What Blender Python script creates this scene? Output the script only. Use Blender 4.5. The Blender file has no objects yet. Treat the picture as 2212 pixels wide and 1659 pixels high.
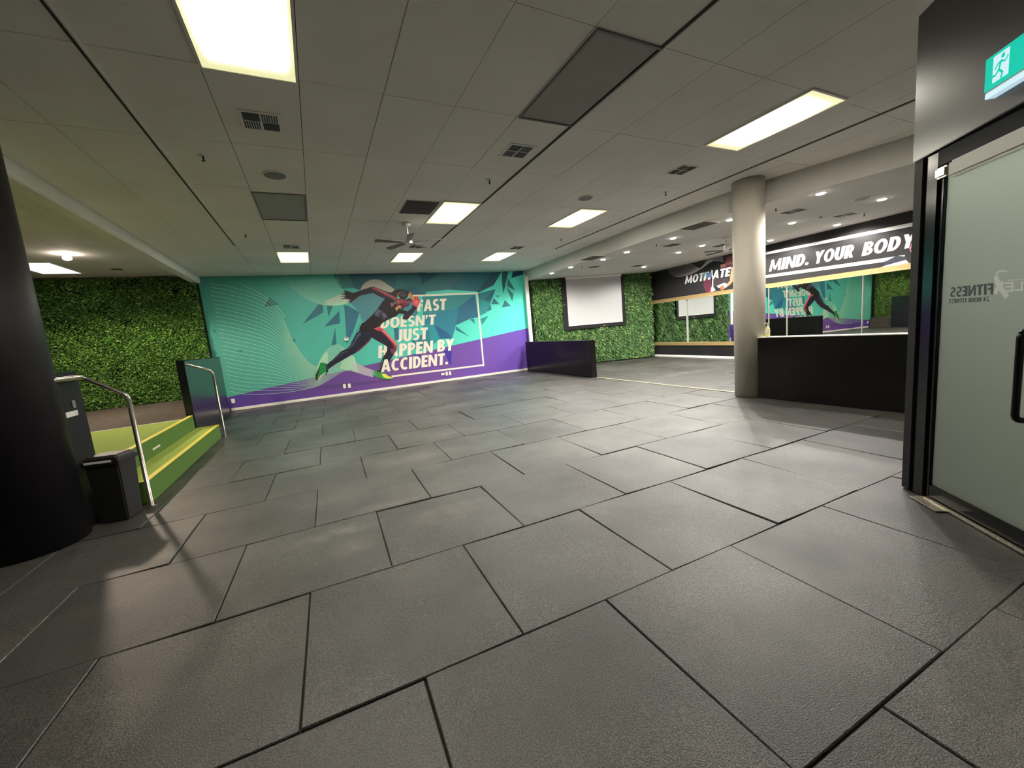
import bpy, bmesh, math, random
import numpy as np
from mathutils import Vector, Matrix
random.seed(7); rng = np.random.default_rng(7)
PI = math.pi
# ------------------------------------------------------------------ camera, world, exposure
FPX, YAW, PITCH, ROLL, EYE = 864.0, .445376, -.131708, -.089047, 1.5
_cy, _sy, _cp, _sp = math.cos(YAW), math.sin(YAW), math.cos(PITCH), math.sin(PITCH)
_f = Vector((_sy*_cp, _cy*_cp, _sp)); _r0 = Vector((_cy, -_sy, 0)); _u0 = _r0.cross(_f)
_r = math.cos(ROLL)*_r0 + math.sin(ROLL)*_u0; _u = -math.sin(ROLL)*_r0 + math.cos(ROLL)*_u0
scn = bpy.context.scene; COL = scn.collection
cd = bpy.data.cameras.new('camera'); cd.sensor_width = 36; cd.lens = FPX/2212*36; cd.clip_start = .02
cam = bpy.data.objects.new('camera', cd); COL.objects.link(cam)
cam.matrix_world = Matrix(((_r.x, _u.x, -_f.x, 0), (_r.y, _u.y, -_f.y, 0), (_r.z, _u.z, -_f.z, EYE), (0, 0, 0, 1)))
scn.camera = cam
w = bpy.data.worlds.new('world'); scn.world = w; w.use_nodes = True
w.node_tree.nodes['Background'].inputs[0].default_value = (.5, .55, .6, 1)
w.node_tree.nodes['Background'].inputs[1].default_value = .04
vs = scn.view_settings; vs.view_transform = 'Standard'; vs.look = 'None'; vs.gamma = 1; vs.use_curve_mapping = False
vs.exposure = 0.0
PANEL, DOWN, SPOTL, DSPOT = 76.0, 60.0, 430.0, 215.0

# ------------------------------------------------------------------ measuring helpers (photo frame -> point on a real plane)
def ray(p):
    return ((p[0]-1106)/FPX)*_r - ((p[1]-829.5)/FPX)*_u + _f
def on_z(p, z):
    d = ray(p); t = (z-EYE)/d.z; return Vector((d.x*t, d.y*t, z))
def on_plane(p, P0, n):
    d = ray(p); o = Vector((0, 0, EYE)); t = (Vector(P0)-o).dot(n)/d.dot(n); return o+d*t
# ------------------------------------------------------------------ colours and materials
def lin(c):
    return tuple(((v/255)/12.92 if v <= 10.3 else ((v/255+.055)/1.055)**2.4) for v in c)
def mat(name, col, rough=.6, metal=0, spec=.5, noise=None, bump=None, emit=None):
    m = bpy.data.materials.new(name); m.use_nodes = True
    nt = m.node_tree; b = nt.nodes['Principled BSDF']
    c = (*col, 1); b.inputs['Base Color'].default_value = c
    b.inputs['Roughness'].default_value = rough; b.inputs['Metallic'].default_value = metal
    b.inputs['Specular IOR Level'].default_value = spec
    tc = nt.nodes.new('ShaderNodeTexCoord')
    if noise:
        sc, amt = noise
        n = nt.nodes.new('ShaderNodeTexNoise'); n.inputs['Scale'].default_value = sc; n.inputs['Detail'].default_value = 5
        nt.links.new(tc.outputs['Object'], n.inputs['Vector'])
        r = nt.nodes.new('ShaderNodeMapRange'); r.inputs[1].default_value = .3; r.inputs[2].default_value = .7
        r.inputs[3].default_value = 1-amt; r.inputs[4].default_value = 1+amt
        nt.links.new(n.outputs['Fac'], r.inputs[0])
        mx = nt.nodes.new('ShaderNodeMix'); mx.data_type = 'RGBA'; mx.blend_type = 'MULTIPLY'; mx.inputs[0].default_value = 1
        mx.inputs[6].default_value = c; nt.links.new(r.outputs[0], mx.inputs[7]); nt.links.new(mx.outputs[2], b.inputs['Base Color'])
    if bump:
        sc, st = bump
        n = nt.nodes.new('ShaderNodeTexNoise'); n.inputs['Scale'].default_value = sc; n.inputs['Detail'].default_value = 3
        nt.links.new(tc.outputs['Object'], n.inputs['Vector'])
        bp = nt.nodes.new('ShaderNodeBump'); bp.inputs['Strength'].default_value = st; bp.inputs['Distance'].default_value = .01
        nt.links.new(n.outputs['Fac'], bp.inputs['Height']); nt.links.new(bp.outputs[0], b.inputs['Normal'])
    if emit:
        b.inputs['Emission Color'].default_value = (*emit[0], 1); b.inputs['Emission Strength'].default_value = emit[1]
    return m
M = {}
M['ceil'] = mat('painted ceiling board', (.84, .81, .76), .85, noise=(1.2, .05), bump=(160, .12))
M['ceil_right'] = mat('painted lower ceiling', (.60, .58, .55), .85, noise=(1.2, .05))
M['ceil_dark'] = mat('ceiling void', (.05, .05, .048), .9)
M['white'] = mat('white paint', (.78, .76, .70), .55, noise=(3, .03))
M['column'] = mat('pale beige column paint', (.47, .435, .375), .7, noise=(3, .04))
M['white_plastic'] = mat('white plastic', (.82, .80, .75), .4)
M['black_gloss'] = mat('black laminate', (.007, .006, .007), .18, spec=.25, noise=(2, .2))
M['black_navy'] = mat('black painted board', (.016, .017, .022), .22, spec=.5, noise=(2, .2))
M['black_satin'] = mat('black satin paint', (.009, .009, .010), .55, spec=.25, noise=(8, .2))
M['black_wall'] = mat('black wall print', (.018, .017, .019), .28, noise=(2, .25))
M['fascia'] = mat('charcoal metal panel', (.014, .0135, .013), .27, metal=0, noise=(2.5, .12))
M['column_dark'] = mat('dark column paint', (.009, .008, .010), .5, spec=.25, noise=(5, .15))
M['steel'] = mat('brushed stainless steel', (.50, .47, .42), .26, metal=1)
M['sill'] = mat('worn metal sill', (.5, .46, .38), .35, metal=.9, noise=(60, .3))
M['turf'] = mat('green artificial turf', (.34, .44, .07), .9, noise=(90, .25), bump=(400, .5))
M['turf_side'] = mat('green turf sides', (.09, .19, .030), .9, noise=(90, .25), bump=(400, .5))  # darker copy of the turf colour for the step sides
M['yellow'] = mat('yellow nosing', (.80, .68, .06), .6)
M['carpet'] = mat('grey brown carpet', (.10, .082, .066), .95, noise=(6, .25), bump=(300, .5))
M['gold'] = mat('gold textured trim', (.38, .265, .11), .42, metal=.4, noise=(120, .35), bump=(150, .6))
M['gold_edge'] = mat('pale gold edge', (.46, .35, .16), .4, metal=.3)
M['mirror'] = mat('mirror glass', (.74, .79, .74), .0, metal=1)
M['screen'] = mat('projection screen fabric', (.46, .455, .46), .8)
M['grille_dark'] = mat('dark louvre', (.03, .03, .035), .6)
M['grille_grey'] = mat('grey louvre', (.22, .21, .20), .6)
M['bin'] = mat('black bin plastic', (.010, .010, .011), .55)
M['unlit'] = mat('unlit diffuser', (.34, .34, .31), .6, noise=(3, .06))
M['backing'] = mat('dark hedge backing', (.006, .010, .004), .9)
M['strip'] = mat('pale threshold strip', (.62, .56, .38), .4, metal=.3)
M['panel'] = mat('lit troffer diffuser', (.9, .87, .7), .5, emit=((1, .94, .80), PANEL))
def panel_glow():       # brighter over the tubes, yellower and dimmer at the ends of the diffuser
    nt = M['panel'].node_tree; b = nt.nodes['Principled BSDF']; N = nt.nodes.new; L = nt.links.new
    tc = N('ShaderNodeTexCoord'); sp = N('ShaderNodeSeparateXYZ'); L(tc.outputs['Object'], sp.inputs[0])
    fs = []
    for ax, edge, wd in ((0, .305, .09), (1, .61, .42)):
        a = N('ShaderNodeMath'); a.operation = 'ABSOLUTE'; L(sp.outputs[ax], a.inputs[0])
        r = N('ShaderNodeMapRange'); r.interpolation_type = 'SMOOTHSTEP'; r.inputs[1].default_value = edge; r.inputs[2].default_value = edge-wd; L(a.outputs[0], r.inputs[0]); fs.append(r.outputs[0])
    m = N('ShaderNodeMath'); m.operation = 'MULTIPLY'; L(fs[0], m.inputs[0]); L(fs[1], m.inputs[1]); q = N('ShaderNodeMath'); q.operation = 'POWER'; L(m.outputs[0], q.inputs[0]); q.inputs[1].default_value = 2.2
    s = N('ShaderNodeMapRange'); s.inputs[3].default_value = .80; s.inputs[4].default_value = PANEL; L(q.outputs[0], s.inputs[0]); L(s.outputs[0], b.inputs['Emission Strength'])
    c = N('ShaderNodeMix'); c.data_type = 'RGBA'; c.inputs[6].default_value = (1, .95, .52, 1); c.inputs[7].default_value = (1, .94, .80, 1)
    k = N('ShaderNodeMapRange'); k.inputs[2].default_value = .04; L(q.outputs[0], k.inputs[0]); L(k.outputs[0], c.inputs[0]); L(c.outputs[2], b.inputs['Emission Color'])
panel_glow()
M['panel_dim'] = mat('dim troffer diffuser', (.9, .87, .7), .5, emit=((1, .97, .90), 2.2))
M['down'] = mat('lit downlight lens', (.9, .9, .9), .5, emit=((1, .95, .88), DOWN))
M['spot'] = mat('lit spot lamp', (.9, .9, .9), .5, emit=((1, .86, .72), 60))
M['sign_green'] = mat('lit sign green', (0, .12, .09), .7, spec=.1, emit=((0.0, .60, .42), .95))
M['sign_white'] = mat('lit sign white', (.6, .7, .75), .4, emit=((.52, .74, .85), .85))
M['led'] = mat('green indicator', (.1, .6, .2), .4, emit=((.4, 1, .5), 3))
M['bottle'] = mat('yellow soap', (.75, .70, .28), .25)
M['fan_blade'] = mat('grey fan blade', (.09, .085, .08), .4)
M['frost_dark'] = mat('dark glass lettering', (.06, .075, .07), .5)
M['frost_light'] = mat('pale glass lettering', (.93, .95, .93), .5, emit=None)

def print_mat(name, rough):
    m = bpy.data.materials.new(name); m.use_nodes = True; nt = m.node_tree; b = nt.nodes['Principled BSDF']
    a = nt.nodes.new('ShaderNodeAttribute'); a.attribute_name = 'Col'
    nt.links.new(a.outputs['Color'], b.inputs['Base Color']); b.inputs['Roughness'].default_value = rough
    b.inputs['Specular IOR Level'].default_value = .3
    return m
M['print'] = print_mat('printed wall vinyl', .5)

def floor_mat():
    m = bpy.data.materials.new('black rubber gym tile'); m.use_nodes = True; nt = m.node_tree; b = nt.nodes['Principled BSDF']
    N = nt.nodes.new; L = nt.links.new
    tc = N('ShaderNodeTexCoord')
    g = N('ShaderNodeNewGeometry')
    def noise(sc, det=3):
        n = N('ShaderNodeTexNoise'); n.inputs['Scale'].default_value = sc; n.inputs['Detail'].default_value = det
        L(tc.outputs['Object'], n.inputs['Vector']); return n
    fine, mid, big = noise(170, 4), noise(7, 6), noise(1.1, 5)
    def rng_(src, a, b_, c, d):
        r = N('ShaderNodeMapRange'); r.inputs[1].default_value = a; r.inputs[2].default_value = b_; r.inputs[3].default_value = c; r.inputs[4].default_value = d
        L(src, r.inputs[0]); return r.outputs[0]
    def mul(a, b_):
        n = N('ShaderNodeMath'); n.operation = 'MULTIPLY'; L(a, n.inputs[0]); L(b_, n.inputs[1]); return n.outputs[0]
    v = mul(rng_(fine.outputs['Fac'], .38, .66, .25, 2.3), rng_(mid.outputs['Fac'], .3, .7, .88, 1.14))
    v = mul(v, rng_(big.outputs['Fac'], .3, .7, .62, 1.4))
    v = mul(v, rng_(g.outputs['Random Per Island'], 0, 1, .75, 1.25))
    col = N('ShaderNodeMix'); col.data_type = 'RGBA'; col.blend_type = 'MULTIPLY'; col.inputs[0].default_value = 1
    col.inputs[6].default_value = (.048, .045, .042, 1); L(v, col.inputs[7])
    # chalky scuffs, worn where the photo shows them
    last = col.outputs[2]
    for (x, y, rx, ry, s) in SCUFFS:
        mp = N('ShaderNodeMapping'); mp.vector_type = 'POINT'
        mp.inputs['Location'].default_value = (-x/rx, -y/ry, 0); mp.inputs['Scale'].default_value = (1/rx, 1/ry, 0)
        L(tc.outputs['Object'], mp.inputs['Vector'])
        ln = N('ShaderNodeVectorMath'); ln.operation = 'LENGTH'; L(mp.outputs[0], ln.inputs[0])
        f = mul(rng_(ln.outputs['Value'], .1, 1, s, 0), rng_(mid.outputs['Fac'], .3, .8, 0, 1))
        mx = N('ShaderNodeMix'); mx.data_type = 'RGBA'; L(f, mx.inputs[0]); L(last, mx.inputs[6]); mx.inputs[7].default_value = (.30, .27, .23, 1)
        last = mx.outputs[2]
    L(last, b.inputs['Base Color'])
    L(mul(rng_(mid.outputs['Fac'], .3, .7, .93, 1.07), rng_(big.outputs['Fac'], .3, .7, .46, .32)), b.inputs['Roughness'])
    b.inputs['IOR'].default_value = 1.56
    bp = N('ShaderNodeBump'); bp.inputs['Strength'].default_value = .7; bp.inputs['Distance'].default_value = .004
    L(fine.outputs['Fac'], bp.inputs['Height']); L(bp.outputs[0], b.inputs['Normal'])
    return m
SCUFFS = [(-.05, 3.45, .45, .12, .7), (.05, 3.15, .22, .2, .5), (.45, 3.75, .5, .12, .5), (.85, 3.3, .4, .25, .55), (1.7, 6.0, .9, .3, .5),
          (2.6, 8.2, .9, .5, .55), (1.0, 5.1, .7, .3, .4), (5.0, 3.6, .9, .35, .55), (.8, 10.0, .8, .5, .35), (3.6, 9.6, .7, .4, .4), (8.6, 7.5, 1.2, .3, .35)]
M['fascia'].node_tree.nodes['Principled BSDF'].inputs['IOR'].default_value = 1.75
M['rubber'] = floor_mat()
M['rubber_base'] = mat('dark subfloor', (.006, .006, .006), .9)

def leaf_mat(name, stops):
    m = bpy.data.materials.new(name); m.use_nodes = True; nt = m.node_tree; b = nt.nodes['Principled BSDF']
    g = nt.nodes.new('ShaderNodeNewGeometry'); r = nt.nodes.new('ShaderNodeValToRGB')
    el = r.color_ramp.elements
    while len(el) < len(stops): el.new(.5)
    for e, (p, c) in zip(el, stops): e.position = p; e.color = (*c, 1)
    nt.links.new(g.outputs['Random Per Island'], r.inputs[0]); nt.links.new(r.outputs[0], b.inputs['Base Color'])
    b.inputs['Roughness'].default_value = .5
    return m
M['leaf'] = leaf_mat('plastic hedge leaves', [(0, (.012, .045, .007)), (.5, (.05, .16, .018)), (.85, (.13, .32, .04)), (1, (.32, .50, .10))])
M['blade'] = leaf_mat('plastic grass leaves', [(0, (.018, .06, .014)), (.5, (.06, .165, .042)), (.85, (.16, .31, .085)), (1, (.42, .52, .20))])

def frost_mat():
    m = bpy.data.materials.new('frosted green glass'); m.use_nodes = True; nt = m.node_tree
    out = nt.nodes['Material Output']; b = nt.nodes['Principled BSDF']
    b.inputs['Base Color'].default_value = (.03, .036, .034, 1); b.inputs['Roughness'].default_value = .22
    t = nt.nodes.new('ShaderNodeBsdfTranslucent'); t.inputs[0].default_value = (.86, .93, .89, 1)
    mx = nt.nodes.new('ShaderNodeMixShader'); mx.inputs[0].default_value = .76; b.inputs['Specular IOR Level'].default_value = .25
    nt.links.new(b.outputs[0], mx.inputs[1]); nt.links.new(t.outputs[0], mx.inputs[2]); nt.links.new(mx.outputs[0], out.inputs['Surface'])
    return m
M['frost'] = frost_mat()

# ------------------------------------------------------------------ object helpers
def obj(name, bm, m, parent=None, smooth=False):
    me = bpy.data.meshes.new(name); bm.normal_update(); bm.to_mesh(me); bm.free()
    for x in (m if isinstance(m, (list, tuple)) else [m]): me.materials.append(x)
    if smooth:
        for p in me.polygons: p.use_smooth = True
    o = bpy.data.objects.new(name, me); COL.objects.link(o)
    if parent: o.parent = parent
    return o
def tag(o, label, cat, group=None, kind=None):
    o['label'] = label; o['category'] = cat
    if group: o['group'] = group
    if kind: o['kind'] = kind
    return o
def thing(name, label, cat, loc=(0, 0, 0), rz=0, group=None):
    o = bpy.data.objects.new(name, None); COL.objects.link(o); o.location = loc; o.rotation_euler = (0, 0, rz); o.empty_display_size = .1
    return tag(o, label, cat, group)
def struct(name, bm, m, label, cat, parent=None):
    o = obj(name, bm, m, parent); return tag(o, label, cat, kind='structure')
def dup(root, loc, rz, label, group=None):
    r = root.copy(); COL.objects.link(r); r.location = loc; r.rotation_euler = (0, 0, rz); r['label'] = label
    if group: r['group'] = group
    for ch in list(root.children):
        c = ch.copy(); COL.objects.link(c); c.parent = r
        for g in ch.children:
            d = g.copy(); COL.objects.link(d); d.parent = c
    return r
def nb(): return bmesh.new()
def box(bm, x0, x1, y0, y1, z0, z1, bev=0, mx=None, mi=0):
    v = [bm.verts.new((x, y, z)) for x in (x0, x1) for y in (y0, y1) for z in (z0, z1)]
    fs = [bm.faces.new([v[i] for i in q]) for q in ((0, 1, 3, 2), (4, 6, 7, 5), (0, 4, 5, 1), (2, 3, 7, 6), (0, 2, 6, 4), (1, 5, 7, 3))]
    for f in fs: f.material_index = mi
    vs_ = v
    if bev:
        es = {e for f in fs for e in f.edges}
        r = bmesh.ops.bevel(bm, geom=list(es), offset=bev, segments=2, affect='EDGES')
        vs_ = list({x for f in r['faces'] for x in f.verts} | {x for x in v if x.is_valid})
    if mx is not None:
        bmesh.ops.transform(bm, matrix=mx, verts=[x for x in vs_ if x.is_valid])
    return bm
def B(*a, **k): return box(nb(), *a, **k)
def lathe(bm, prof, seg=24, c=(0, 0), mi=0):
    rings = [[bm.verts.new((c[0]+r*math.cos(2*PI*i/seg), c[1]+r*math.sin(2*PI*i/seg), z)) for i in range(seg)] for r, z in prof]
    for a, b in zip(rings, rings[1:]):
        for i in range(seg):
            bm.faces.new((a[i], a[(i+1) % seg], b[(i+1) % seg], b[i])).material_index = mi
    bm.faces.new(list(reversed(rings[0]))).material_index = mi; bm.faces.new(rings[-1]).material_index = mi
    return bm
def tube(bm, pts, r, seg=12):
    pts = [Vector(p) for p in pts]; rings = []; up = Vector((.13, .31, .94))
    for i, p in enumerate(pts):
        t = ((pts[min(i+1, len(pts)-1)]-p).normalized() + (p-pts[max(i-1, 0)]).normalized()).normalized()
        a = t.cross(up).normalized(); b = a.cross(t)
        rings.append([bm.verts.new(p + r*(math.cos(2*PI*k/seg)*a + math.sin(2*PI*k/seg)*b)) for k in range(seg)])
    for a, b in zip(rings, rings[1:]):
        for k in range(seg): bm.faces.new((a[k], a[(k+1) % seg], b[(k+1) % seg], b[k]))
    bm.faces.new(rings[0]); bm.faces.new(list(reversed(rings[-1])))
    return bm
def bend(pts, rad, n=6):
    pts = [Vector(p) for p in pts]; out = [pts[0]]
    for a, b, c in zip(pts, pts[1:], pts[2:]):
        p0 = b+(a-b).normalized()*rad; p1 = b+(c-b).normalized()*rad
        for i in range(n+1):
            t = i/n; out.append((1-t)**2*p0 + 2*t*(1-t)*b + t*t*p1)
    return out+[pts[-1]]

# ------------------------------------------------------------------ letters (heavy condensed capitals), drawn as polygons in a unit-height box
def R_(x0, y0, x1, y1): return [(x0, y0), (x1, y0), (x1, y1), (x0, y1)]
def ring(cx, cy, rx, ry, tx, ty, a0, a1, n=14):
    o = []
    for i in range(n):
        p, q = (math.radians(a0+(a1-a0)*k/n) for k in (i, i+1))
        o.append([(cx+rx*math.cos(p), cy+ry*math.sin(p)), (cx+rx*math.cos(q), cy+ry*math.sin(q)),
                  (cx+(rx-tx)*math.cos(q), cy+(ry-ty)*math.sin(q)), (cx+(rx-tx)*math.cos(p), cy+(ry-ty)*math.sin(p))])
    return o
S, T = .252, .20
GL = {
 'I': (S, [R_(0, 0, S, 1)]), 'T': (.58, [R_(0, 1-T, .58, 1), R_(.172, 0, .172+S, 1-T)]),
 'F': (.5, [R_(0, 0, S, 1), R_(S, 1-T, .5, 1), R_(S, .42, .46, .42+T)]),
 'E': (.5, [R_(0, 0, S, 1), R_(S, 1-T, .5, 1), R_(S, .41, .46, .41+T), R_(S, 0, .5, T)]),
 'L': (.47, [R_(0, 0, S, 1), R_(S, 0, .47, T)]),
 'H': (.64, [R_(0, 0, S, 1), R_(.64-S, 0, .64, 1), R_(S, .41, .64-S, .6)]),
 'N': (.72, [R_(0, 0, .21, 1), R_(.51, 0, .72, 1), [(.0, 1), (.22, 1), (.72, 0), (.5, 0)]]),
 'M': (.92, [[(0, 0), (.2, 0), (.24, 1), (.06, 1)], [(.72, 0), (.92, 0), (.86, 1), (.68, 1)], [(.06, 1), (.25, 1), (.53, .12), (.39, .12)], [(.67, 1), (.86, 1), (.53, .12), (.39, .12)]]),
 'A': (.72, [[(0, 0), (.23, 0), (.44, 1), (.24, 1)], [(.49, 0), (.72, 0), (.48, 1), (.28, 1)], R_(.18, .19, .54, .36)]),
 'V': (.7, [[(0, 1), (.23, 1), (.45, 0), (.25, 0)], [(.47, 1), (.7, 1), (.45, 0), (.25, 0)]]),
 'Y': (.68, [[(0, 1), (.25, 1), (.455, .42), (.225, .42)], [(.43, 1), (.68, 1), (.455, .42), (.225, .42)], R_(.2225, 0, .4575, .43)]),
 'X': (.7, [[(0, 1), (.25, 1), (.7, 0), (.45, 0)], [(.45, 1), (.7, 1), (.25, 0), (0, 0)]]),
 'D': (.64, [R_(0, 0, S, 1), R_(S, 0, .27, T), R_(S, 1-T, .27, 1)] + ring(.27, .5, .37, .5, .235, T, -90, 90)),
 'O': (.74, ring(.37, .5, .37, .515, .235, .19, 0, 360, 28)),
 'C': (.62, ring(.37, .5, .37, .515, .235, .19, 52, 308, 24)),
 'U': (.64, [R_(0, .35, S, 1), R_(.64-S, .35, .64, 1)] + ring(.32, .35, .32, .365, S, .19, 180, 360)),
 'J': (.42, [R_(.42-S, .3, .42, 1)] + ring(.15, .3, .27, .315, S, .19, 240, 360)),
 'S': (.56, ring(.28, .715, .28, .30, .21, .175, 35, 270, 16) + ring(.28, .285, .28, .30, .21, .175, 90, -145, 16)),
 'P': (.56, [R_(0, 0, S, 1), R_(S, .38, .25, .38+.17), R_(S, .83, .25, 1)] + ring(.25, .69, .31, .31, .215, .17, -90, 90)),
 'R': (.62, [R_(0, 0, S, 1), R_(S, .38, .25, .55), R_(S, .83, .25, 1), [(.2, .42), (.42, .45), (.62, 0), (.37, 0)]] + ring(.25, .69, .31, .31, .215, .17, -90, 90)),
 'B': (.58, [R_(0, 0, S, 1)] + ring(S, .735, .30, .265, .2, .165, -90, 90) + ring(S, .275, .345, .275, .215, .17, -90, 90)),
 '.': (.25, ring(.125, .12, .125, .125, .124, .124, 0, 360, 16)), "'": (.2, [[(.02, .62), (.1, .62), (.2, 1), (.0, 1)]]), ' ': (.24, []),
 '2': (.54, ring(.27, .71, .27, .3, .2, .17, 150, -40, 14) + [R_(0, 0, .54, T), [(0, T), (.26, T), (.5, .55), (.32, .5)]]),
 '4': (.58, [R_(.3, 0, .3+.2, 1), R_(0, .2, .58, .36), [(0, .3), (.2, .3), (.42, 1), (.3, 1)]]),
}
def text_polys(s, track=.06, shear=.18):
    x, out = 0, []
    for ch in s:
        w_, ps = GL[ch]
        for p in ps: out.append([(x+a+shear*b, b) for a, b in p])
        x += w_+track
    return out, x-track+shear

class Print:
    """flat printed shapes on a wall plane; each layer a hair further off the wall"""
    def __init__(s, P0, u, n, parent): s.P0, s.u, s.n, s.par = Vector(P0), Vector(u), Vector(n), parent
    def w(s, p): q = on_plane(p, s.P0, s.n); d = q-s.P0; return (d.dot(s.u), q.z)
    def place(s, a, z, off): q = s.P0 + s.u*a + s.n*off; return (q.x, q.y, z)
    def make(s, name, shapes, layer, label=None, step=.0009, m=None):
        """shapes: list of (list of (a,z), rgb or list of rgb)"""
        bm = nb(); cl = bm.loops.layers.float_color.new('Col')
        for i, (pts, c) in enumerate(shapes):
            off = layer + (i*step/max(1, len(shapes)) if step else (i % 12)*.00009)
            try: f = bm.faces.new([bm.verts.new(s.place(a, z, off)) for a, z in pts])
            except ValueError: continue
            f.normal_update()
            flip = f.normal.dot(s.n) < 0
            for k, l in enumerate(f.loops): l[cl] = (*(c[k] if isinstance(c, list) else c), 1)
            if flip: f.normal_flip()
        bmesh.ops.triangulate(bm, faces=[f for f in bm.faces if len(f.verts) > 4])
        o = obj(name, bm, m or M['print'], s.par)
        if label: o['label'] = label
        return o
    def px(s, pts, ox, oy, k): return [s.w((ox+x/k, oy+y/k)) for x, y in pts]
    def text(s, name, st, bl, tr, col, layer, label=None, shear=.18, sx=1, m=None):
        ps, W = text_polys(st, shear=shear); (a0, z0), (a1, z1) = bl, tr
        sh = [([(a0+(a1-a0)*x/W, z0+(z1-z0)*y) for x, y in p], col) for p in ps]
        return s.make(name, sh, layer, label, step=0, m=m)
def crom(pts, n):
    P = [Vector((*p, 0)) for p in pts]; P = [2*P[0]-P[1]]+P+[2*P[-1]-P[-2]]; out = []
    segs = len(P)-3
    for i in range(n+1):
        t = i/n*segs; k = min(int(t), segs-1); t -= k; a, b, c, d = P[k:k+4]
        v = .5*((2*b)+(c-a)*t+(2*a-5*b+4*c-d)*t*t+(3*b-a-3*c+d)*t**3); out.append((v.x, v.y))
    return out
def strand(pts, wd):
    out = []
    n = []
    for i in range(len(pts)):
        a, b = pts[max(i-1, 0)], pts[min(i+1, len(pts)-1)]; d = math.hypot(b[0]-a[0], b[1]-a[1]) or 1
        n.append((-(b[1]-a[1])/d*wd/2, (b[0]-a[0])/d*wd/2))
    for i in range(len(pts)-1):
        (x, y), (X, Y), (p, q), (P, Q) = pts[i], pts[i+1], n[i], n[i+1]
        out.append([(x+p, y+q), (X+P, Y+Q), (X-P, Y-Q), (x-p, y-q)])
    return out
def hexc(c): return [hexc(x) for x in c] if isinstance(c, list) else tuple(v/GAIN for v in lin(c))
def gr(*runs): return [c for n, c in runs for _ in range(n)]
GAIN = .95
# ------------------------------------------------------------------ the setting
CZ, RZ, YB = 3.62, 3.25, 13.18
TR = -.0268624; TC, TS = math.cos(TR), math.sin(TR)
def floor_mesh():
    bm = nb(); g = .002; ch = .004
    for k in range(-3, 14):
        off = .69 if k % 2 else .19
        for i in range(-5, 14):
            u0, v0 = off+i, .68+k
            cx, cy = TC*(u0+.5)-TS*(v0+.5), TS*(u0+.5)+TC*(v0+.5)
            if cx > 12.3 or cx < -4.2 or (cx < -2.9 and cy > 6) or cy < -2.3 or cy > 13.6: continue
            dz, ax, ay = random.uniform(-.003, .003), random.uniform(-.007, .007), random.uniform(-.007, .007)
            c1, c2, c3 = random.uniform(-.012, .022), random.uniform(-.012, .022), random.uniform(-.012, .012)
            def P(a, b, z):
                uu, vv = u0+a, v0+b; p, q = a-.5, b-.5
                return bm.verts.new((TC*uu-TS*vv, TS*uu+TC*vv, z+dz+ax*p+ay*q+c1*(p*p-.12)+c2*(q*q-.12)+c3*p*q-.004))
            g0 = g+random.uniform(0, .004); lo, hi = g0+ch, 1-g-ch; n = 6
            ts = [lo+(hi-lo)*k/n for k in range(n+1)]
            top = [[P(a, b, 0) for b in ts] for a in ts]
            for i_ in range(n):
                for j_ in range(n): bm.faces.new((top[i_][j_], top[i_+1][j_], top[i_+1][j_+1], top[i_][j_+1])).smooth = True
            rim = [(i_, 0) for i_ in range(n)]+[(n, j_) for j_ in range(n)]+[(i_, n) for i_ in range(n, 0, -1)]+[(0, j_) for j_ in range(n, 0, -1)]
            def out(t): return g0 if t == 0 else (1-g if t == n else ts[t])
            m_ = [P(out(i_), out(j_), -.005) for i_, j_ in rim]; o_ = [P(out(i_), out(j_), -.016) for i_, j_ in rim]
            for q in range(len(rim)):
                r = (q+1) % len(rim)
                bm.faces.new((o_[q], o_[r], m_[r], m_[q]))
                bm.faces.new((m_[q], m_[r], top[rim[r][0]][rim[r][1]], top[rim[q][0]][rim[q][1]]))
                bm.edges.get((top[rim[r][0]][rim[r][1]], top[rim[q][0]][rim[q][1]])).smooth = False
    box(bm, -6.7, 12.6, -2.6, 13.4, -.12, -.018, mi=1)
    return bm
struct('floor', floor_mesh(), [M['rubber'], M['rubber_base']], 'black rubber gym tiles in running bond across the room', 'floor')

def ceil_mesh():
    bm = nb(); px, py, g = .652, 1.257, .003
    for i in range(-9, 14):
        for k in range(-5, 10):
            x0, y0 = -1.13+px*i, 2.53+py*k; x1, y1 = min(x0+px, 7.9), min(y0+py, YB)
            if x0 < -6.9 or x1 < x0+.05 or y1 < y0+.05: continue
            z = CZ+random.uniform(0, .0015)
            v = [bm.verts.new(p) for p in ((x0+g, y0+g, z), (x0+g, y1-g, z), (x1-g, y1-g, z), (x1-g, y0+g, z))]
            t = [bm.verts.new((p.co.x, p.co.y, CZ+.012)) for p in v]
            bm.faces.new(v)
            for q in range(4): bm.faces.new((v[q], t[q], t[(q+1) % 4], v[(q+1) % 4]))
    box(bm, -6.9, 7.9, -3.8, YB+.1, CZ+.011, CZ+.1, mi=1)
    return bm
struct('ceiling', ceil_mesh(), [M['ceil'], M['ceil_dark']], 'grey panelled ceiling over the main floor', 'ceiling')
def prism(pts, z0, z1):
    bm = nb(); a = [bm.verts.new((x, y, z0)) for x, y in pts]; b = [bm.verts.new((x, y, z1)) for x, y in pts]; n = len(pts)
    bm.faces.new(a); bm.faces.new(list(reversed(b)))
    for i in range(n): bm.faces.new((a[i], b[i], b[(i+1) % n], a[(i+1) % n]))
    bmesh.ops.recalc_face_normals(bm, faces=bm.faces); return bm
BULK = [(7.22, 13.2), (7.08, 8.6), (7.0, 6.9), (7.02, 5.0), (7.2, 4.1), (7.55, 2.7), (8.0, .9), (8.6, -2.5)]
struct('ceiling_right', prism(BULK+[(12.7, -2.5), (12.7, 13.2)], RZ, CZ+.1), M['ceil_right'], 'lower ceiling and bulkhead over the mirror side of the gym', 'ceiling')
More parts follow.
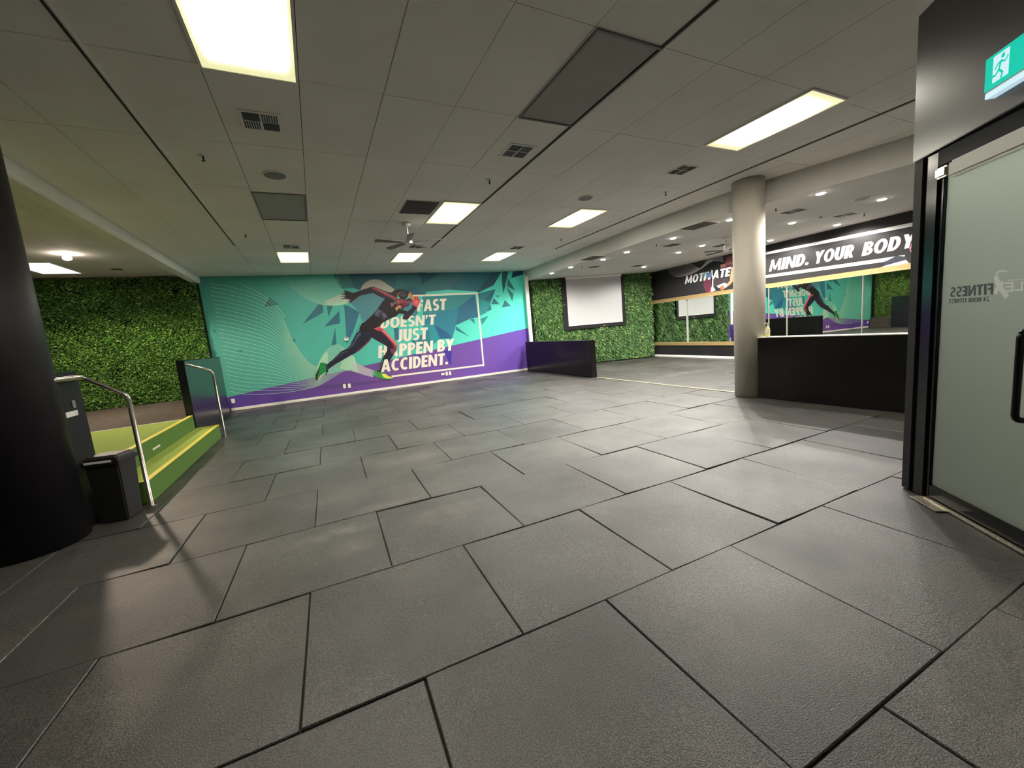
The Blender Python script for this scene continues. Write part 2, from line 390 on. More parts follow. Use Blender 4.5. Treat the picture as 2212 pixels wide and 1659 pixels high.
struct('ceiling_beam', B(-2.64, -2.46, 2.2, 13.18, 3.44, CZ+.005, .012), M['ceil'], 'slim dropped beam above the steps', 'beam')
struct('wall_back', B(-6.75, 7.25, YB, YB+.15, 0, CZ+.1), M['white'], 'far wall carrying the runner mural', 'wall')
struct('wall_left', B(-6.9, -6.7, -3.8, YB+.15, 0, CZ+.1), M['black_satin'], 'dark wall at the far left of the raised area', 'wall')
struct('wall_front', B(-6.9, 12.7, -3.9, -3.75, 0, CZ+.1), M['white'], 'pale corridor wall behind the viewpoint', 'wall')
# hedge wall behind the projection screen
GA, GB = Vector((7.2, 13.12, 0)), Vector((12.0, 11.85, 0)); GU = (GB-GA).normalized(); GN = Vector((GU.y, -GU.x, 0))
def frame_mx(P0, u, n):       # local x along u, local y away from the viewer, z up
    return Matrix(((u.x, -n.x, 0, P0.x), (u.y, -n.y, 0, P0.y), (0, 0, 1, 0), (0, 0, 0, 1)))
GM = frame_mx(GA, GU, GN)
struct('wall_hedge', B(0, 5.3, .0, .15, 0, RZ, mx=GM), M['backing'], 'backing wall behind the grass panels', 'wall')
# mirror wall
DL = math.radians(-3.5); MN = Vector((-math.cos(DL), -math.sin(DL), 0)); MU = Vector((math.sin(DL), -math.cos(DL), 0)); MP = Vector((11.75, 7, 0))
MM = frame_mx(MP, MU, MN)     # local x runs towards the viewer side (photo left to right)
struct('wall_right', B(-5.3, 10, 0, .15, 0, RZ, mx=MM), M['black_wall'], 'black wall carrying the slogan and mirror', 'wall')
struct('baseboard_right', B(-5.02, 10, -.02, 0.001, 0, .075, .004, mx=MM), M['white'], 'white skirting under the long mirror', 'baseboard')
struct('baseboard_back', B(-2.3, 6.98, YB-.022, YB, 0, .075, .004), M['white'], 'white skirting under the runner mural', 'baseboard')
struct('trim_1', B(7.065, 7.195, 12.95, 13.02, .9, 3.40, .004), M['white'], 'white vertical corner strip between mural and grass wall', 'trim')
struct('trim_2', prism([(6.93, 9.0), (6.97, 9.0), (6.90, 4.75), (6.86, 4.75)], -.002, .006), M['strip'], 'pale threshold strip on the floor by the white column', 'trim')
# raised area on the left
struct('floor_platform', prism([(-6.7, 5.5), (-2.17, 5.5), (-2.17, 9.05), (-2.272, 9.055), (-2.272, 11.9), (-2.42, 11.95), (-2.42, YB), (-6.7, YB)], 0, .485), M['carpet'], 'grey carpeted raised floor below the left hedge', 'floor')
t = thing('entry_steps', 'green turf steps with yellow nosings climbing to the raised floor', 'steps', (-2, 7.2, 0))
def kid(name, bm, m, par, label=None, **k):
    o = obj(name, bm, m, par, **k); o.matrix_parent_inverse = Matrix.Translation(-Vector(par.location)) if par.rotation_euler[2] == 0 else par.matrix_basis.inverted()
    if label: o['label'] = label
    return o
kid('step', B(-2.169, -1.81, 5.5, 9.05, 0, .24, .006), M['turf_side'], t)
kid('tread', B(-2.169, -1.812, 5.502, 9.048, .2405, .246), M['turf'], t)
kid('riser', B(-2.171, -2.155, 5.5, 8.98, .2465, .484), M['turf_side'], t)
kid('landing', B(-4.6, -2.157, 5.5, 8.6, .4855, .492), M['turf'], t)
kid('nosing', B(-1.868, -1.806, 5.5, 9.05, .2465, .252, .002), M['yellow'], t)
kid('nosing', B(-2.215, -2.152, 5.5, 8.98, .4925, .498, .002), M['yellow'], t)
kid('edge_strip', B(-4.6, -2.22, 8.6, 8.645, .4855, .494), M['white'], t)
kid('edge_strip', B(-2.15, -1.87, 9.02, 9.045, .2465, .25), M['yellow'], t)
kid('edge_strip', B(-2.15, -1.87, 5.505, 5.53, .2465, .25), M['yellow'], t)
kid('step_marker', B(-2.154, -2.150, 6.9, 7.18, .33, .355), M['white_plastic'], t, 'white strip on the upper riser')
# ------------------------------------------------------------------ partitions and columns
def partition(name, label, x0, x1, y0, y1, h, m, cap=None, lab=None):
    t = thing(name, label, 'partition', ((x0+x1)/2, (y0+y1)/2, 0))
    kid('body', B(x0, x1, y0, y1, 0, h, .006), m, t)
    if cap: kid('cap', B(x0-.004, x1+.004, y0-.004, y1+.004, h, h+.014, .003), cap, t, lab)
    return t
partition('half_wall', 'glossy black half wall beside the white column with soap on top', 6.68, 6.86, -1.2, 4.27, 1.015, M['black_gloss'], M['white'], 'white top edge')
partition('half_wall', 'free black half wall below the screen, beside the white corner strip', 6.85, 7.03, 9.1, 12.93, 1.035, M['black_gloss'], M['black_satin'])
partition('half_wall', 'tall dark half wall at the far end of the green steps', -2.27, -2.15, 9.06, 12.1, 1.485, M['black_navy'], M['black_satin'])
partition('half_wall', 'tall dark half wall behind the dark column, ending at the near handrail', -2.27, -2.15, 4.95, 5.46, 1.475, M['black_satin'], M['black_gloss'])
t = thing('column', 'round white column at the end of the glossy black half wall', 'column', (6.82, 4.5, 0))
kid('shaft', lathe(nb(), [(.241, 0), (.241, CZ-.002)], 48, (6.82, 4.5)), M['column'], t, smooth=False)
struct('wall_low', B(-4.4, -2.5, 4.53, 4.68, 0, 1.25), M['black_satin'], 'low black wall at the extreme left beside the dark column', 'wall')
t = thing('column', 'thick dark column at the left edge of the photo, in front of the bin', 'column', (-2.44, 4.87, 0))
kid('shaft', lathe(nb(), [(.355, 0), (.355, CZ-.002)], 48, (-2.44, 4.87)), M['column_dark'], t)
for o in bpy.data.objects:
    if o.name.startswith(('shaft', 'base_ring')):
        for p in o.data.polygons: p.use_smooth = len(p.vertices) == 4
# ------------------------------------------------------------------ handrails, bin, soap
def handrail(label, x, y, zb, ye, ze):
    t = thing('handrail', label, 'handrail', (x, y, 0), group='stair handrails')
    kid('rail', tube(nb(), bend([(x, y, 0), (x, y, zb), (-2.10, ye, ze), (-2.10, ye-.5*(y < 7), ze), (-2.145, ye-.5*(y < 7), ze)] if y < 7 else [(x, y, 0), (x, y, zb), (-2.145, ye, ze)], .045 if y < 7 else .09), .021, 14), M['steel'], t, smooth=True)
    kid('floor_flange', lathe(nb(), [(.045, 0), (.045, .006), (.03, .012)], 20, (x, y)), M['steel'], t)
    bm = lathe(nb(), [(.036, 0), (.036, .012)], 20)
    bmesh.ops.transform(bm, matrix=Matrix.Translation((-2.149, ye-.5*(y < 7), ze)) @ Matrix.Rotation(PI/2, 4, 'Y'), verts=bm.verts)
    kid('wall_flange', bm, M['steel'], t)
    return t
handrail('steel handrail beside the black bin at the near end of the steps', -1.775, 5.36, 1.19, 5.40, 1.425)
handrail('steel handrail at the far end of the green steps', -1.775, 9.17, 1.25, 9.12, 1.425)
for y_, z_, h_, w_, mm, nm, lb in ((5.2, 1.09, .05, .2, 'white_plastic', 'wall_sticker', 'white rectangular sticker on the dark half wall behind the bin'), (5.27, 1.175, .075, .05, 'grille_grey', 'wall_switch', 'grey switch plate on the dark half wall above the white sticker')):
    t = thing(nm, lb, 'wall plate', (-2.149, y_, z_))
    obj('plate', box(nb(), 0, .006, -w_/2, w_/2, -h_/2, h_/2, .001), M[mm], t)
t = thing('waste_bin', 'black plastic waste bin between the dark column and the near handrail', 'bin', (-1.955, 5.20, 0), math.radians(-14))
def taper(bm, w0, d0, w1, d1, z0, z1, bev=.012):
    box(bm, -.5, .5, -.5, .5, 0, 1)
    for v in bm.verts:
        s = v.co.z; v.co.x *= w0+(w1-w0)*s; v.co.y *= d0+(d1-d0)*s; v.co.z = z0+(z1-z0)*s
    bmesh.ops.bevel(bm, geom=list(bm.edges), offset=bev, segments=3, affect='EDGES'); return bm
obj('tub', taper(nb(), .23, .21, .28, .25, 0, .60), M['bin'], t)
obj('rim', taper(nb(), .305, .275, .31, .28, .57, .62, .008), M['bin'], t)
obj('lid', taper(nb(), .30, .27, .26, .22, .62, .66, .012), M['bin'], t)
obj('liner_edge', B(-.12, .10, -.143, -.139, .60, .622), M['white_plastic'], t)['label'] = 'white liner edge'
t = thing('soap_dispenser', 'pump bottle of yellow soap standing on the half wall beside the white column', 'bottle', (6.77, 4.16, 1.029))
obj('bottle_body', lathe(nb(), [(.034, 0), (.037, .01), (.037, .12), (.03, .145), (.014, .16)], 20), M['bottle'], t, smooth=True)
obj('label_band', lathe(nb(), [(.0376, .07), (.0376, .115)], 20), M['white_plastic'], t)
obj('pump', tube(lathe(nb(), [(.016, .158), (.016, .178), (.006, .18), (.006, .215), (.014, .217), (.014, .228)], 16), [(0, 0, .222), (-.03, .02, .222), (-.045, .03, .214)], .006, 8), M['white_plastic'], t)
# ------------------------------------------------------------------ hedges
def patchy(a, z):
    return np.sin(a*3.1+2*np.sin(z*2.3)+.7)*np.sin(z*3.7+1.5*np.sin(a*2.9))+.6*np.sin(a*9.7+z*4.1)*np.sin(z*8.3-a*5.2)
def foliage(name, n, width, z0, z1, mx, lmin, lmax, wd, depth, m, label, droop, hole=None):
    a = rng.uniform(.15 if droop else 0, width, n); z = rng.uniform(z0, z1, n); d = -rng.uniform(.0, depth, n)
    clump = .5+.5*np.sin(a*7.1+1.3*np.sin(z*5.3))*np.sin(z*6.7+1.1*np.sin(a*4.1)); d *= .35+.8*clump
    th = rng.uniform(0, 2*PI, n) if not droop else rng.normal(PI/2*rng.choice([-1, 1, .4, -.4], n), .6)
    k = rng.uniform(-1.9, .8, n) < patchy(a, z); a, z, d, th = a[k], z[k], d[k], th[k]; n = len(a)
    if hole:
        k = ~((a > hole[0]) & (a < hole[1]) & (z > hole[2])); a, z, d, th = a[k], z[k], d[k], th[k]; n = len(a)
    L_ = rng.uniform(lmin, lmax, n); tilt = rng.uniform(.15, 1.0, n); W_ = L_*wd*rng.uniform(.7, 1.2, n)
    dx, dz, dy = np.cos(th)*np.cos(tilt), np.sin(th)*np.cos(tilt), -np.sin(tilt)
    sx, sz = -np.sin(th), np.cos(th); sy = rng.uniform(-.5, .5, n)
    base = np.stack([a, d, z], 1); dr = np.stack([dx, dy, dz], 1); sd = np.stack([sx, sy, sz], 1)
    v = np.empty((n, 5, 3)); v[:, 0] = base; v[:, 1] = base+dr*(L_*.45)[:, None]+sd*W_[:, None]*.5
    v[:, 2] = base+dr*L_[:, None]+np.array([0, .0, -.02*droop]); v[:, 3] = base+dr*(L_*.45)[:, None]-sd*W_[:, None]*.5
    v[:, 4] = base+dr*(L_*.5)[:, None]+np.array([0, -.006, 0])
    v = v.reshape(-1, 3); v[:, 0] = np.clip(v[:, 0], 0, width); v[:, 2] = np.clip(v[:, 2], z0-.01, z1); v[:, 1] = np.minimum(v[:, 1], 0)
    i = np.arange(n)[:, None]*5
    f = np.concatenate([i+np.array([[0, 1, 4]]), i+np.array([[1, 2, 4]]), i+np.array([[4, 2, 3]]), i+np.array([[0, 4, 3]])])
    me = bpy.data.meshes.new(name); me.from_pydata(v.tolist(), [], f.tolist()); me.materials.append(m)
    o = bpy.data.objects.new(name, me); COL.objects.link(o); o.matrix_world = mx
    return tag(o, label, 'hedge', kind='stuff')
HM = Matrix.Translation((-6.65, YB-.075, 0))
struct('wall_planter', B(-6.65, -2.5, YB-.06, YB-.001, .485, 3.6), M['backing'], 'backing board of the left hedge', 'wall')
foliage('artificial_hedge', 105000, 4.13, .5, 3.6, HM, .032, .082, .42, .17, M['leaf'], 'dark green artificial hedge wall above the raised floor on the left', 0)
foliage('artificial_grass_wall', 62000, 4.9, .04, 3.24, GM, .07, .20, .17, .17, M['blade'], 'bright green artificial grass wall around the projection screen', 1, (1.22, 3.76, 1.36))
# ------------------------------------------------------------------ projection screen
t = thing('projection_screen', 'white pull-down projection screen hanging on the grass wall', 'screen', GA+GU*2.5)
def lk(name, bm, m, label=None): return kid(name, bm, m, t, label)
lk('border', B(1.25, 3.73, -.215, -.19, 1.345, 3.245, .003, mx=GM), M['black_satin'], 'black border')
lk('sheet', B(1.435, 3.60, -.225, -.216, 1.485, 3.2, mx=GM), M['screen'])
lk('casing', B(1.42, 3.62, -.27, -.19, 3.18, 3.248, .01, mx=GM), M['white_plastic'])
lk('bottom_bar', B(1.435, 3.60, -.232, -.214, 1.478, 1.494, .003, mx=GM), M['white_plastic'])
# ------------------------------------------------------------------ mirror
t = thing('wall_mirror', 'long gold-framed mirror of several panes under the slogan', 'mirror', MP+MU*-1)
lk('frame_top', B(-5.02, 4.6, -.045, -.001, 2.075, 2.175, .004, mx=MM), M['gold'])
lk('frame_edge', B(-4.93, 4.6, -.05, -.001, 2.05, 2.08, .003, mx=MM), M['gold_edge'])
lk('frame_bottom', B(-5.02, 4.6, -.045, -.001, .43, .53, .004, mx=MM), M['gold'])
lk('frame_edge', B(-4.93, 4.6, -.05, -.001, .525, .55, .003, mx=MM), M['gold_edge'])
lk('frame_side', B(-5.02, -4.925, -.045, -.001, .53, 2.08, .004, mx=MM), M['gold'])
lk('frame_edge', B(-4.93, -4.905, -.05, -.001, .54, 2.06, .003, mx=MM), M['gold_edge'])
PT = -.8
cuts = [-4.92, -3.155, -.17, .338, 2.083, 3.6, 4.6]
for a, b in zip(cuts, cuts[1:]):
    cx = (a+b)/2; tl = Matrix.Translation((cx, 0, 0)) @ Matrix.Rotation(math.radians(PT if a > -1 else (-1.15 if a > -4 else 0)), 4, 'Z') @ Matrix.Translation((-cx, 0, 0))
    lk('pane', B(a+.004, b-.004, -.030, -.024, .53, 2.07, mx=MM @ tl), M['mirror'])
    lk('joint', B(b-.0025, b+.0025, -.045, -.0015, .53, 2.07, mx=MM), M['unlit'])
# ------------------------------------------------------------------ slogan on the mirror wall
g = thing('wall_slogan', 'black wall graphic reading MOTIVATE and MIND. YOUR BODY above the mirror', 'wall graphic', MP+MN*.0)
P = Print(MP, MU, MN, None)
def gp(o):
    o.parent = g; o.matrix_parent_inverse = Matrix.Translation(-Vector(g.location)); return o
WH = (.80, .79, .80)
def q6(x, y): return P.w((1560+x/3.318, 400+y/3.318))
gp(P.make('backdrop', [([(-5.0, 2.18), (4.6, 2.18), (4.6, 3.245), (-5.0, 3.245)], (.017, .016, .018))], .002))
gp(P.make('upper_stripe', [([q6(315, 480), (2.99, q6(1392, 262)[1]), (2.99, q6(1392, 290)[1]), q6(315, 498)], WH)], .005))
gp(P.make('lower_stripe', [([q6(315, 645), q6(1200, 517), q6(1310, 500), q6(1310, 508), q6(1210, 535), q6(1150, 551), q6(315, 665)], WH)], .005))
gp(P.text('slogan_lettering', 'MIND.', (q6(336, 612)[0], 2.51), (q6(636, 560)[0], 2.815), WH, .007))
gp(P.text('slogan_lettering', 'YOUR', (q6(655, 558)[0], 2.505), (q6(958, 480)[0], 2.80), WH, .007))
gp(P.text('slogan_lettering', 'BODY', (q6(1000, 503)[0], 2.495), (q6(1402, 345)[0], 2.79), WH, .007))
def q5(pts): return P.px(pts, 1400, 540, 11.06)
def c5(pts, n=24): return crom(q5(pts), n)
ln = []
A_ = [(470, 420), (520, 540), (620, 620), (780, 635), (950, 600), (1130, 530), (1260, 440)]
B_ = [(960, 310), (1010, 330), (1060, 350), (1110, 380), (1160, 410), (1200, 425), (1240, 430)]
for i in range(13):
    k = i/12; ln += strand(c5([((1-k)*a[0]+k*b[0], (1-k)*a[1]+k*b[1]) for a, b in zip(A_, B_)]), .011)
A_ = [(1050, 555), (1200, 470), (1310, 380), (1370, 290), (1400, 215)]; B_ = [(1100, 545), (1290, 440), (1400, 350), (1560, 255), (1790, 275)]
for i in range(9):
    k = i/8; ln += strand(c5([((1-k)*a[0]+k*b[0], (1-k)*a[1]+k*b[1]) for a, b in zip(A_, B_)]), .010)
gp(P.make('swirl_lines', [(s, (.5, .5, .5)) for s in ln], .004))
gp(P.make('swirl_band', [(q5([(1430, 205), (1780, 125), (1790, 240), (1830, 310), (1790, 280), (1690, 245), (1570, 262), (1450, 320), (1330, 400)]), hexc((120, 112, 114)))], .0035))
gp(P.make('cyclist', [(q5([(1790, 130), (2120, 60), (2120, 420), (1800, 480), (1720, 430), (1730, 340), (1830, 320)]), hexc((70, 40, 42))),
    (q5([(1900, 170), (2010, 140), (2020, 330), (1900, 360), (1840, 330)]), hexc((125, 75, 72))),
    (q5([(1730, 350), (1830, 330), (1880, 380), (1740, 430)]), hexc((150, 105, 100))),
    (q5([(1990, 420), (2120, 380), (2120, 640), (1960, 830), (1870, 890), (1860, 830), (1950, 740)]), hexc((165, 125, 95))),
    (q5([(1570, 690), (1900, 660), (1920, 780), (1700, 850), (1560, 890)]), hexc((58, 48, 52))),
    (q5([(1640, 860), (1830, 780), (1880, 810), (1890, 880), (1830, 910), (1790, 840), (1690, 910)]), hexc((205, 210, 215))),
    (q5([(1700, 900), (1800, 850), (1840, 920), (1760, 975)]), hexc((150, 95, 65)))], .0045))
gp(P.make('red_figure', [(q5([(1340, 690), (1510, 640), (1500, 1000), (1400, 1040), (1320, 850)]), hexc((95, 38, 58))), (q5([(1480, 900), (1520, 880), (1510, 1010), (1460, 1015)]), hexc((150, 40, 50)))], .0045))
a0, a1 = q5([(880, 815), (1985, 405)])
gp(P.text('slogan_lettering', 'MOTIVATE', a0, a1, WH, .007))
gp(P.make('wheel_tint', [(q5([(1335, 530), (1390, 520), (1360, 610), (1320, 690)]), hexc((90, 170, 175))), (q5([(1400, 560), (1520, 520), (1530, 640), (1380, 690)]), hexc((85, 120, 150)))], .009))
gp(P.make('wheel_rim', [(q5([(1510, 480), (1540, 475), (1565, 700), (1560, 880), (1620, 960), (1560, 990), (1500, 1000), (1530, 850), (1540, 700)]), hexc((215, 212, 215)))], .010))
def q7(pts): return P.px(pts, 1840, 470, 11.06)
gp(P.make('face', [(q7([(1370, 740), (1440, 570), (1560, 370), (1640, 500), (1620, 960), (1500, 980), (1440, 880)]), hexc((165, 112, 122))), (q7([(1400, 740), (1520, 720), (1540, 840), (1440, 810)]), hexc((95, 55, 68)))], .0045))
gp(P.make('sleeve', [(q7([(760, 1160), (800, 1050), (920, 990), (1060, 915), (1200, 920), (1300, 930), (1310, 1000), (1000, 1110), (800, 1170)]), hexc((48, 50, 62)))], .0055))
mesh_ = [(q7([(540, 1250), (800, 1150), (1300, 1010), (1400, 1120), (1480, 1190), (1300, 1250)]), hexc((225, 222, 215)))]
for i in range(12):
    x = 820+i*52; mesh_.append((q7([(x, 1225-i*9), (x+40, 1175-i*10), (x+58, 1172-i*10), (x+20, 1222-i*9)]), hexc((60, 55, 60))))
gp(P.make('mesh_ribbon', mesh_, .0065))
# ------------------------------------------------------------------ runner mural on the far wall
g = thing('wall_mural', 'turquoise and purple mural of a sprinting runner and slogan on the far wall', 'mural', (2.4, YB, 0))
P = Print((0, YB, 0), (1, 0, 0), (0, -1, 0), None)
x0, x1, zt = -2.5, 7.2, CZ-.001
bd = []
NX = 24
def mix(a, b, k): return tuple(p+(q-p)*k for p, q in zip(a, b))
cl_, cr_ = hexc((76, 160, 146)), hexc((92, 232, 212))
def mural_backdrop():
    bm = nb(); cl = bm.loops.layers.float_color.new('Col'); nx, nz = 20, 8
    vv = [[bm.verts.new((x0+(x1-x0)*i/nx, YB-.002, zt*j/nz)) for j in range(nz+1)] for i in range(nx+1)]
    for i in range(nx):
        for j in range(nz):
            f = bm.faces.new((vv[i][j], vv[i+1][j], vv[i+1][j+1], vv[i][j+1]))
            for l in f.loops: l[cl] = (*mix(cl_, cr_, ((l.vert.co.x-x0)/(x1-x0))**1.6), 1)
    return bm
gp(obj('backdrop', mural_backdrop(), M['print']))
def W(*p): return P.w(p)
band = [W(497, 857), W(1150, 706.5), (x1, W(1150, 706.5)[1]), (x1, .0), (x0, .0), (x0, W(470, 863)[1])]
def purple():
    bm = nb(); cl = bm.loops.layers.float_color.new('Col'); n = 16; zl = W(497, 857)[1]; zr = W(1150, 706.5)[1]
    xa = W(497, 857)[0]; xb = W(1150, 706.5)[0]
    top = lambda x: zl+(zr-zl)*(x-xa)/(xb-xa)
    vs_ = [[bm.verts.new((x, YB-.004, top(x)*k)) for k in (0, 1)] for x in (x0+(x1-x0)*i/n for i in range(n+1))]
    for i in range(n):
        f = bm.faces.new((vs_[i][0], vs_[i+1][0], vs_[i+1][1], vs_[i][1]))
        for l in f.loops:
            k = (l.vert.co.x-x0)/(x1-x0)
            c = mix(hexc((82, 62, 145)), hexc((112, 76, 140)), min(1, k*2)) if k < .5 else mix(hexc((112, 76, 140)), hexc((102, 72, 170)), (k-.5)*2)
            l[cl] = (*c, 1)
    return bm
gp(obj('purple_band', purple(), M['print']))
C9 = lambda pts: P.px(pts, 920, 580, 9.217)
C1 = lambda pts: P.px(pts, 720, 600, 11.06)
C2 = lambda pts: P.px(pts, 670, 690, 11.06)
C6 = lambda pts: P.px(pts, 600, 580, 11.06)
C3 = lambda pts: P.px(pts, 430, 560, 4.88)
C4 = lambda pts: P.px(pts, 660, 580, 4.424)
sh = [(C1([(-400, -260), (2212, -330), (2212, 420), (1480, 420), (640, 300), (500, 250), (450, 130)]), (52, 98, 112)),
 (C1([(80, -250), (-100, -240), (180, 260), (500, 250), (450, 130), (300, -250)]), (62, 122, 118)),
 (C1([(1500, -300), (1900, -300), (2212, 200), (2212, 400), (1900, 200), (1470, 260)]), (58, 112, 116)),
 (C9([(-100, 90), (770, 80), (450, 420), (-100, 480)]), (60, 112, 118)), (C9([(770, 80), (1320, 75), (1020, 460), (450, 420)]), (46, 108, 118)),
 (C9([(-100, 90), (300, 85), (-100, 330)]), (48, 88, 106)),
 (C9([(1320, 75), (1500, 70), (1350, 330), (1050, 480), (1010, 460)]), (48, 88, 102)), (C9([(1520, 60), (1640, 60), (1570, 380), (1540, 500), (1510, 250)]), (44, 92, 106)),
 (C9([(1730, 60), (1950, 40), (1930, 120), (1700, 190)]), (44, 80, 100)), (C9([(1630, 190), (1780, 440), (1610, 350)]), (52, 118, 124)),
 (C9([(1600, 370), (1740, 510), (1720, 660)]), (50, 124, 128)), (C9([(1380, 540), (1470, 535), (1430, 580)]), (52, 135, 128)),
 (C9([(1350, 590), (1470, 715), (1300, 710)]), (46, 112, 124)), (C9([(1570, 630), (1690, 745), (1510, 775)]), (48, 112, 126)),
 (C9([(1385, 410), (1320, 590), (1280, 700), (1060, 640), (1030, 500)]), (54, 124, 134)), (C9([(1360, 440), (1320, 590), (1250, 660), (1140, 630)]), (46, 104, 120)),
 (C9([(1030, 640), (1140, 620), (1280, 700), (1200, 880), (1070, 940), (1040, 960)]), (48, 148, 150)), (C9([(1280, 700), (1305, 820), (1210, 860)]), (48, 116, 128)),
 (C9([(-60, 560), (980, 520), (650, 770), (220, 890), (-60, 920)]), (58, 134, 138)), (C9([(980, 520), (1040, 970), (880, 1000), (600, 1130), (590, 1090), (650, 770)]), (48, 104, 132)),
 (C9([(-60, 910), (220, 890), (650, 770), (600, 1120), (520, 1400), (280, 1400), (150, 1130), (-60, 1100)]), (48, 126, 148)), (C9([(180, 1130), (400, 1250), (520, 1370), (280, 1400)]), (42, 92, 132)),
 (C9([(-60, 1100), (150, 1130), (280, 1400), (110, 1540), (-60, 1560)]), (46, 142, 150)), (C9([(600, 1150), (860, 1355), (590, 1220)]), (42, 112, 128)),
 (C9([(1245, 940), (1120, 1120), (1080, 1010)]), (48, 132, 138)), (C9([(870, 1010), (960, 1000), (970, 1100)]), (46, 130, 140)),
 (C1([(400, 600), (620, 420), (950, 380), (1200, 490), (1500, 700), (1010, 1000), (680, 1040), (630, 850)]), (78, 132, 142)),
 (C1([(1600, 560), (1900, 500), (2050, 800), (1900, 1000), (1700, 900)]), (62, 130, 140)),
 (C1([(250, 650), (400, 690), (630, 830), (470, 1300), (320, 1580), (270, 800)]), (56, 108, 130)), (C1([(640, 1060), (520, 1500), (380, 1620), (560, 1280)]), (60, 112, 128)),
 (C1([(1440, 1200), (1560, 1190), (1560, 1500), (1470, 1480)]), (50, 108, 130)), (C1([(1870, 1500), (2300, 1250), (2300, 1700), (1880, 1700)]), (50, 120, 136)),
 (C6([(970, 860), (1080, 870), (1090, 1050), (590, 1330)]), (54, 106, 122)), (C6([(1170, 880), (1320, 890), (1210, 1160)]), (48, 118, 120)),
 (C6([(1470, 1010), (1490, 1310), (1110, 1390)]), (54, 104, 122)), (C3([(1435, 720), (1450, 905), (1395, 905)]), (50, 112, 122)),
 (C3([(740, 405), (840, 480), (690, 500)]), (52, 104, 112)), (C3([(985, 825), (1020, 855), (1000, 880)]), (44, 112, 112)), (C3([(400, 965), (480, 955), (440, 975)]), (44, 110, 112)),
 (C3([(150, 740), (185, 765), (150, 765)]), (44, 105, 105))]
for i, (a, c) in enumerate(sh): gp(P.make('shard', [(a, hexc(c))], .006+i*.00003))
sh = [(C4([(1020, 820), (1110, 810), (1070, 985)]), (74, 72, 146)), (C4([(1320, 790), (1400, 745), (1390, 935)]), (60, 52, 152)), (C4([(2130, 700), (2150, 965), (2020, 975)]), (92, 62, 150))]
for i, (a, c) in enumerate(sh): gp(P.make('shard', [(a, hexc(c))], .0073+i*.00003))
# ribbons and wave lines
sh = [(C1([(-120, 660), (120, 655), (260, 640), (430, 580), (520, 520), (650, 430), (600, 400), (400, 430), (150, 400), (-200, 560)]), (178, 182, 166)),
      (C1([(640, 300), (700, 180), (780, 100), (900, 45), (1020, 35), (1150, 65), (1280, 150), (1400, 230), (1470, 290), (1390, 350), (1290, 340), (1080, 255), (960, 210), (800, 255)]), (168, 170, 156)),
      (C2([(920, 880), (1050, 1000), (1280, 1130), (1500, 1210), (1500, 1380), (1300, 1330), (1100, 1270), (990, 1230), (960, 1100)]), (166, 160, 174)),
      (C2([(700, 1160), (780, 960), (930, 880), (1000, 990), (1010, 1180), (900, 1220)]), (150, 195, 165)),
      (C2([(190, 1130), (240, 980), (310, 850), (400, 760), (430, 830), (420, 1060), (240, 1040)]), (150, 200, 168))]
for i, (a, c) in enumerate(sh): gp(P.make('ribbon', [(a, hexc(c))], .0078+i*.00003))
ln = []
A_ = [(110, 250), (300, 285), (560, 360), (740, 455), (880, 620), (970, 820), (1060, 970), (1150, 1080), (1240, 1130), (1290, 1040), (1350, 955), (1450, 900), (1530, 940), (1640, 1040)]
B_ = [(330, 1390), (420, 1412), (560, 1425), (700, 1420), (850, 1410), (980, 1395), (1080, 1378), (1160, 1362), (1240, 1340), (1330, 1295), (1410, 1245), (1490, 1195), (1570, 1172), (1680, 1190)]
for i in range(27):
    k = i/26; ln += strand(crom(C3([((1-k)*a[0]+k*b[0], (1-k)*a[1]+k*b[1]) for a, b in zip(A_, B_)]), 60), .0095)
ln += strand(crom(C3([(455, 270), (620, 350), (760, 440), (850, 530), (905, 615)]), 24), .012)
A_ = [(300, 300), (330, 440), (480, 560), (640, 690), (860, 800), (1080, 868), (1330, 885), (1560, 865)]
B_ = [(1440, 190), (1450, 250), (1470, 330), (1500, 420), (1540, 520), (1590, 620), (1620, 720), (1640, 820)]
for i in range(25):
    k = i/24; ln += strand(crom(C6([((1-k)*a[0]+k*b[0], (1-k)*a[1]+k*b[1]) for a, b in zip(A_, B_)]), 40), .0085)
gp(P.make('wave_lines', [(s, hexc((172, 214, 186))) for s in ln], .009, step=0))
# frame and lettering
WL = hexc((228, 222, 208))
def bar(p, q, wd=.056):
    return strand([W(*p), W(*q)], wd)
fr = bar((880, 639.6), (1032, 633.2))+bar((1030, 633), (1044.5, 791))+bar((1046, 788.3), (846, 813))
gp(P.make('slogan_frame', [(s, WL) for s in fr], .010, step=0))
def T4(x, y): return P.w((660+x/4.424, 580+y/4.424))
for st, bl, tr in (('FAST', (1066, 412), (1345, 288)), ("DOESN'T", (716, 575), (1245, 438)), ('JUST', (872, 702), (1168, 562)), ('HAPPEN BY', (694, 857), (1420, 670))):
    gp(P.text('slogan_lettering', st, T4(*bl), T4(*tr), WL, .0105, shear=.14))
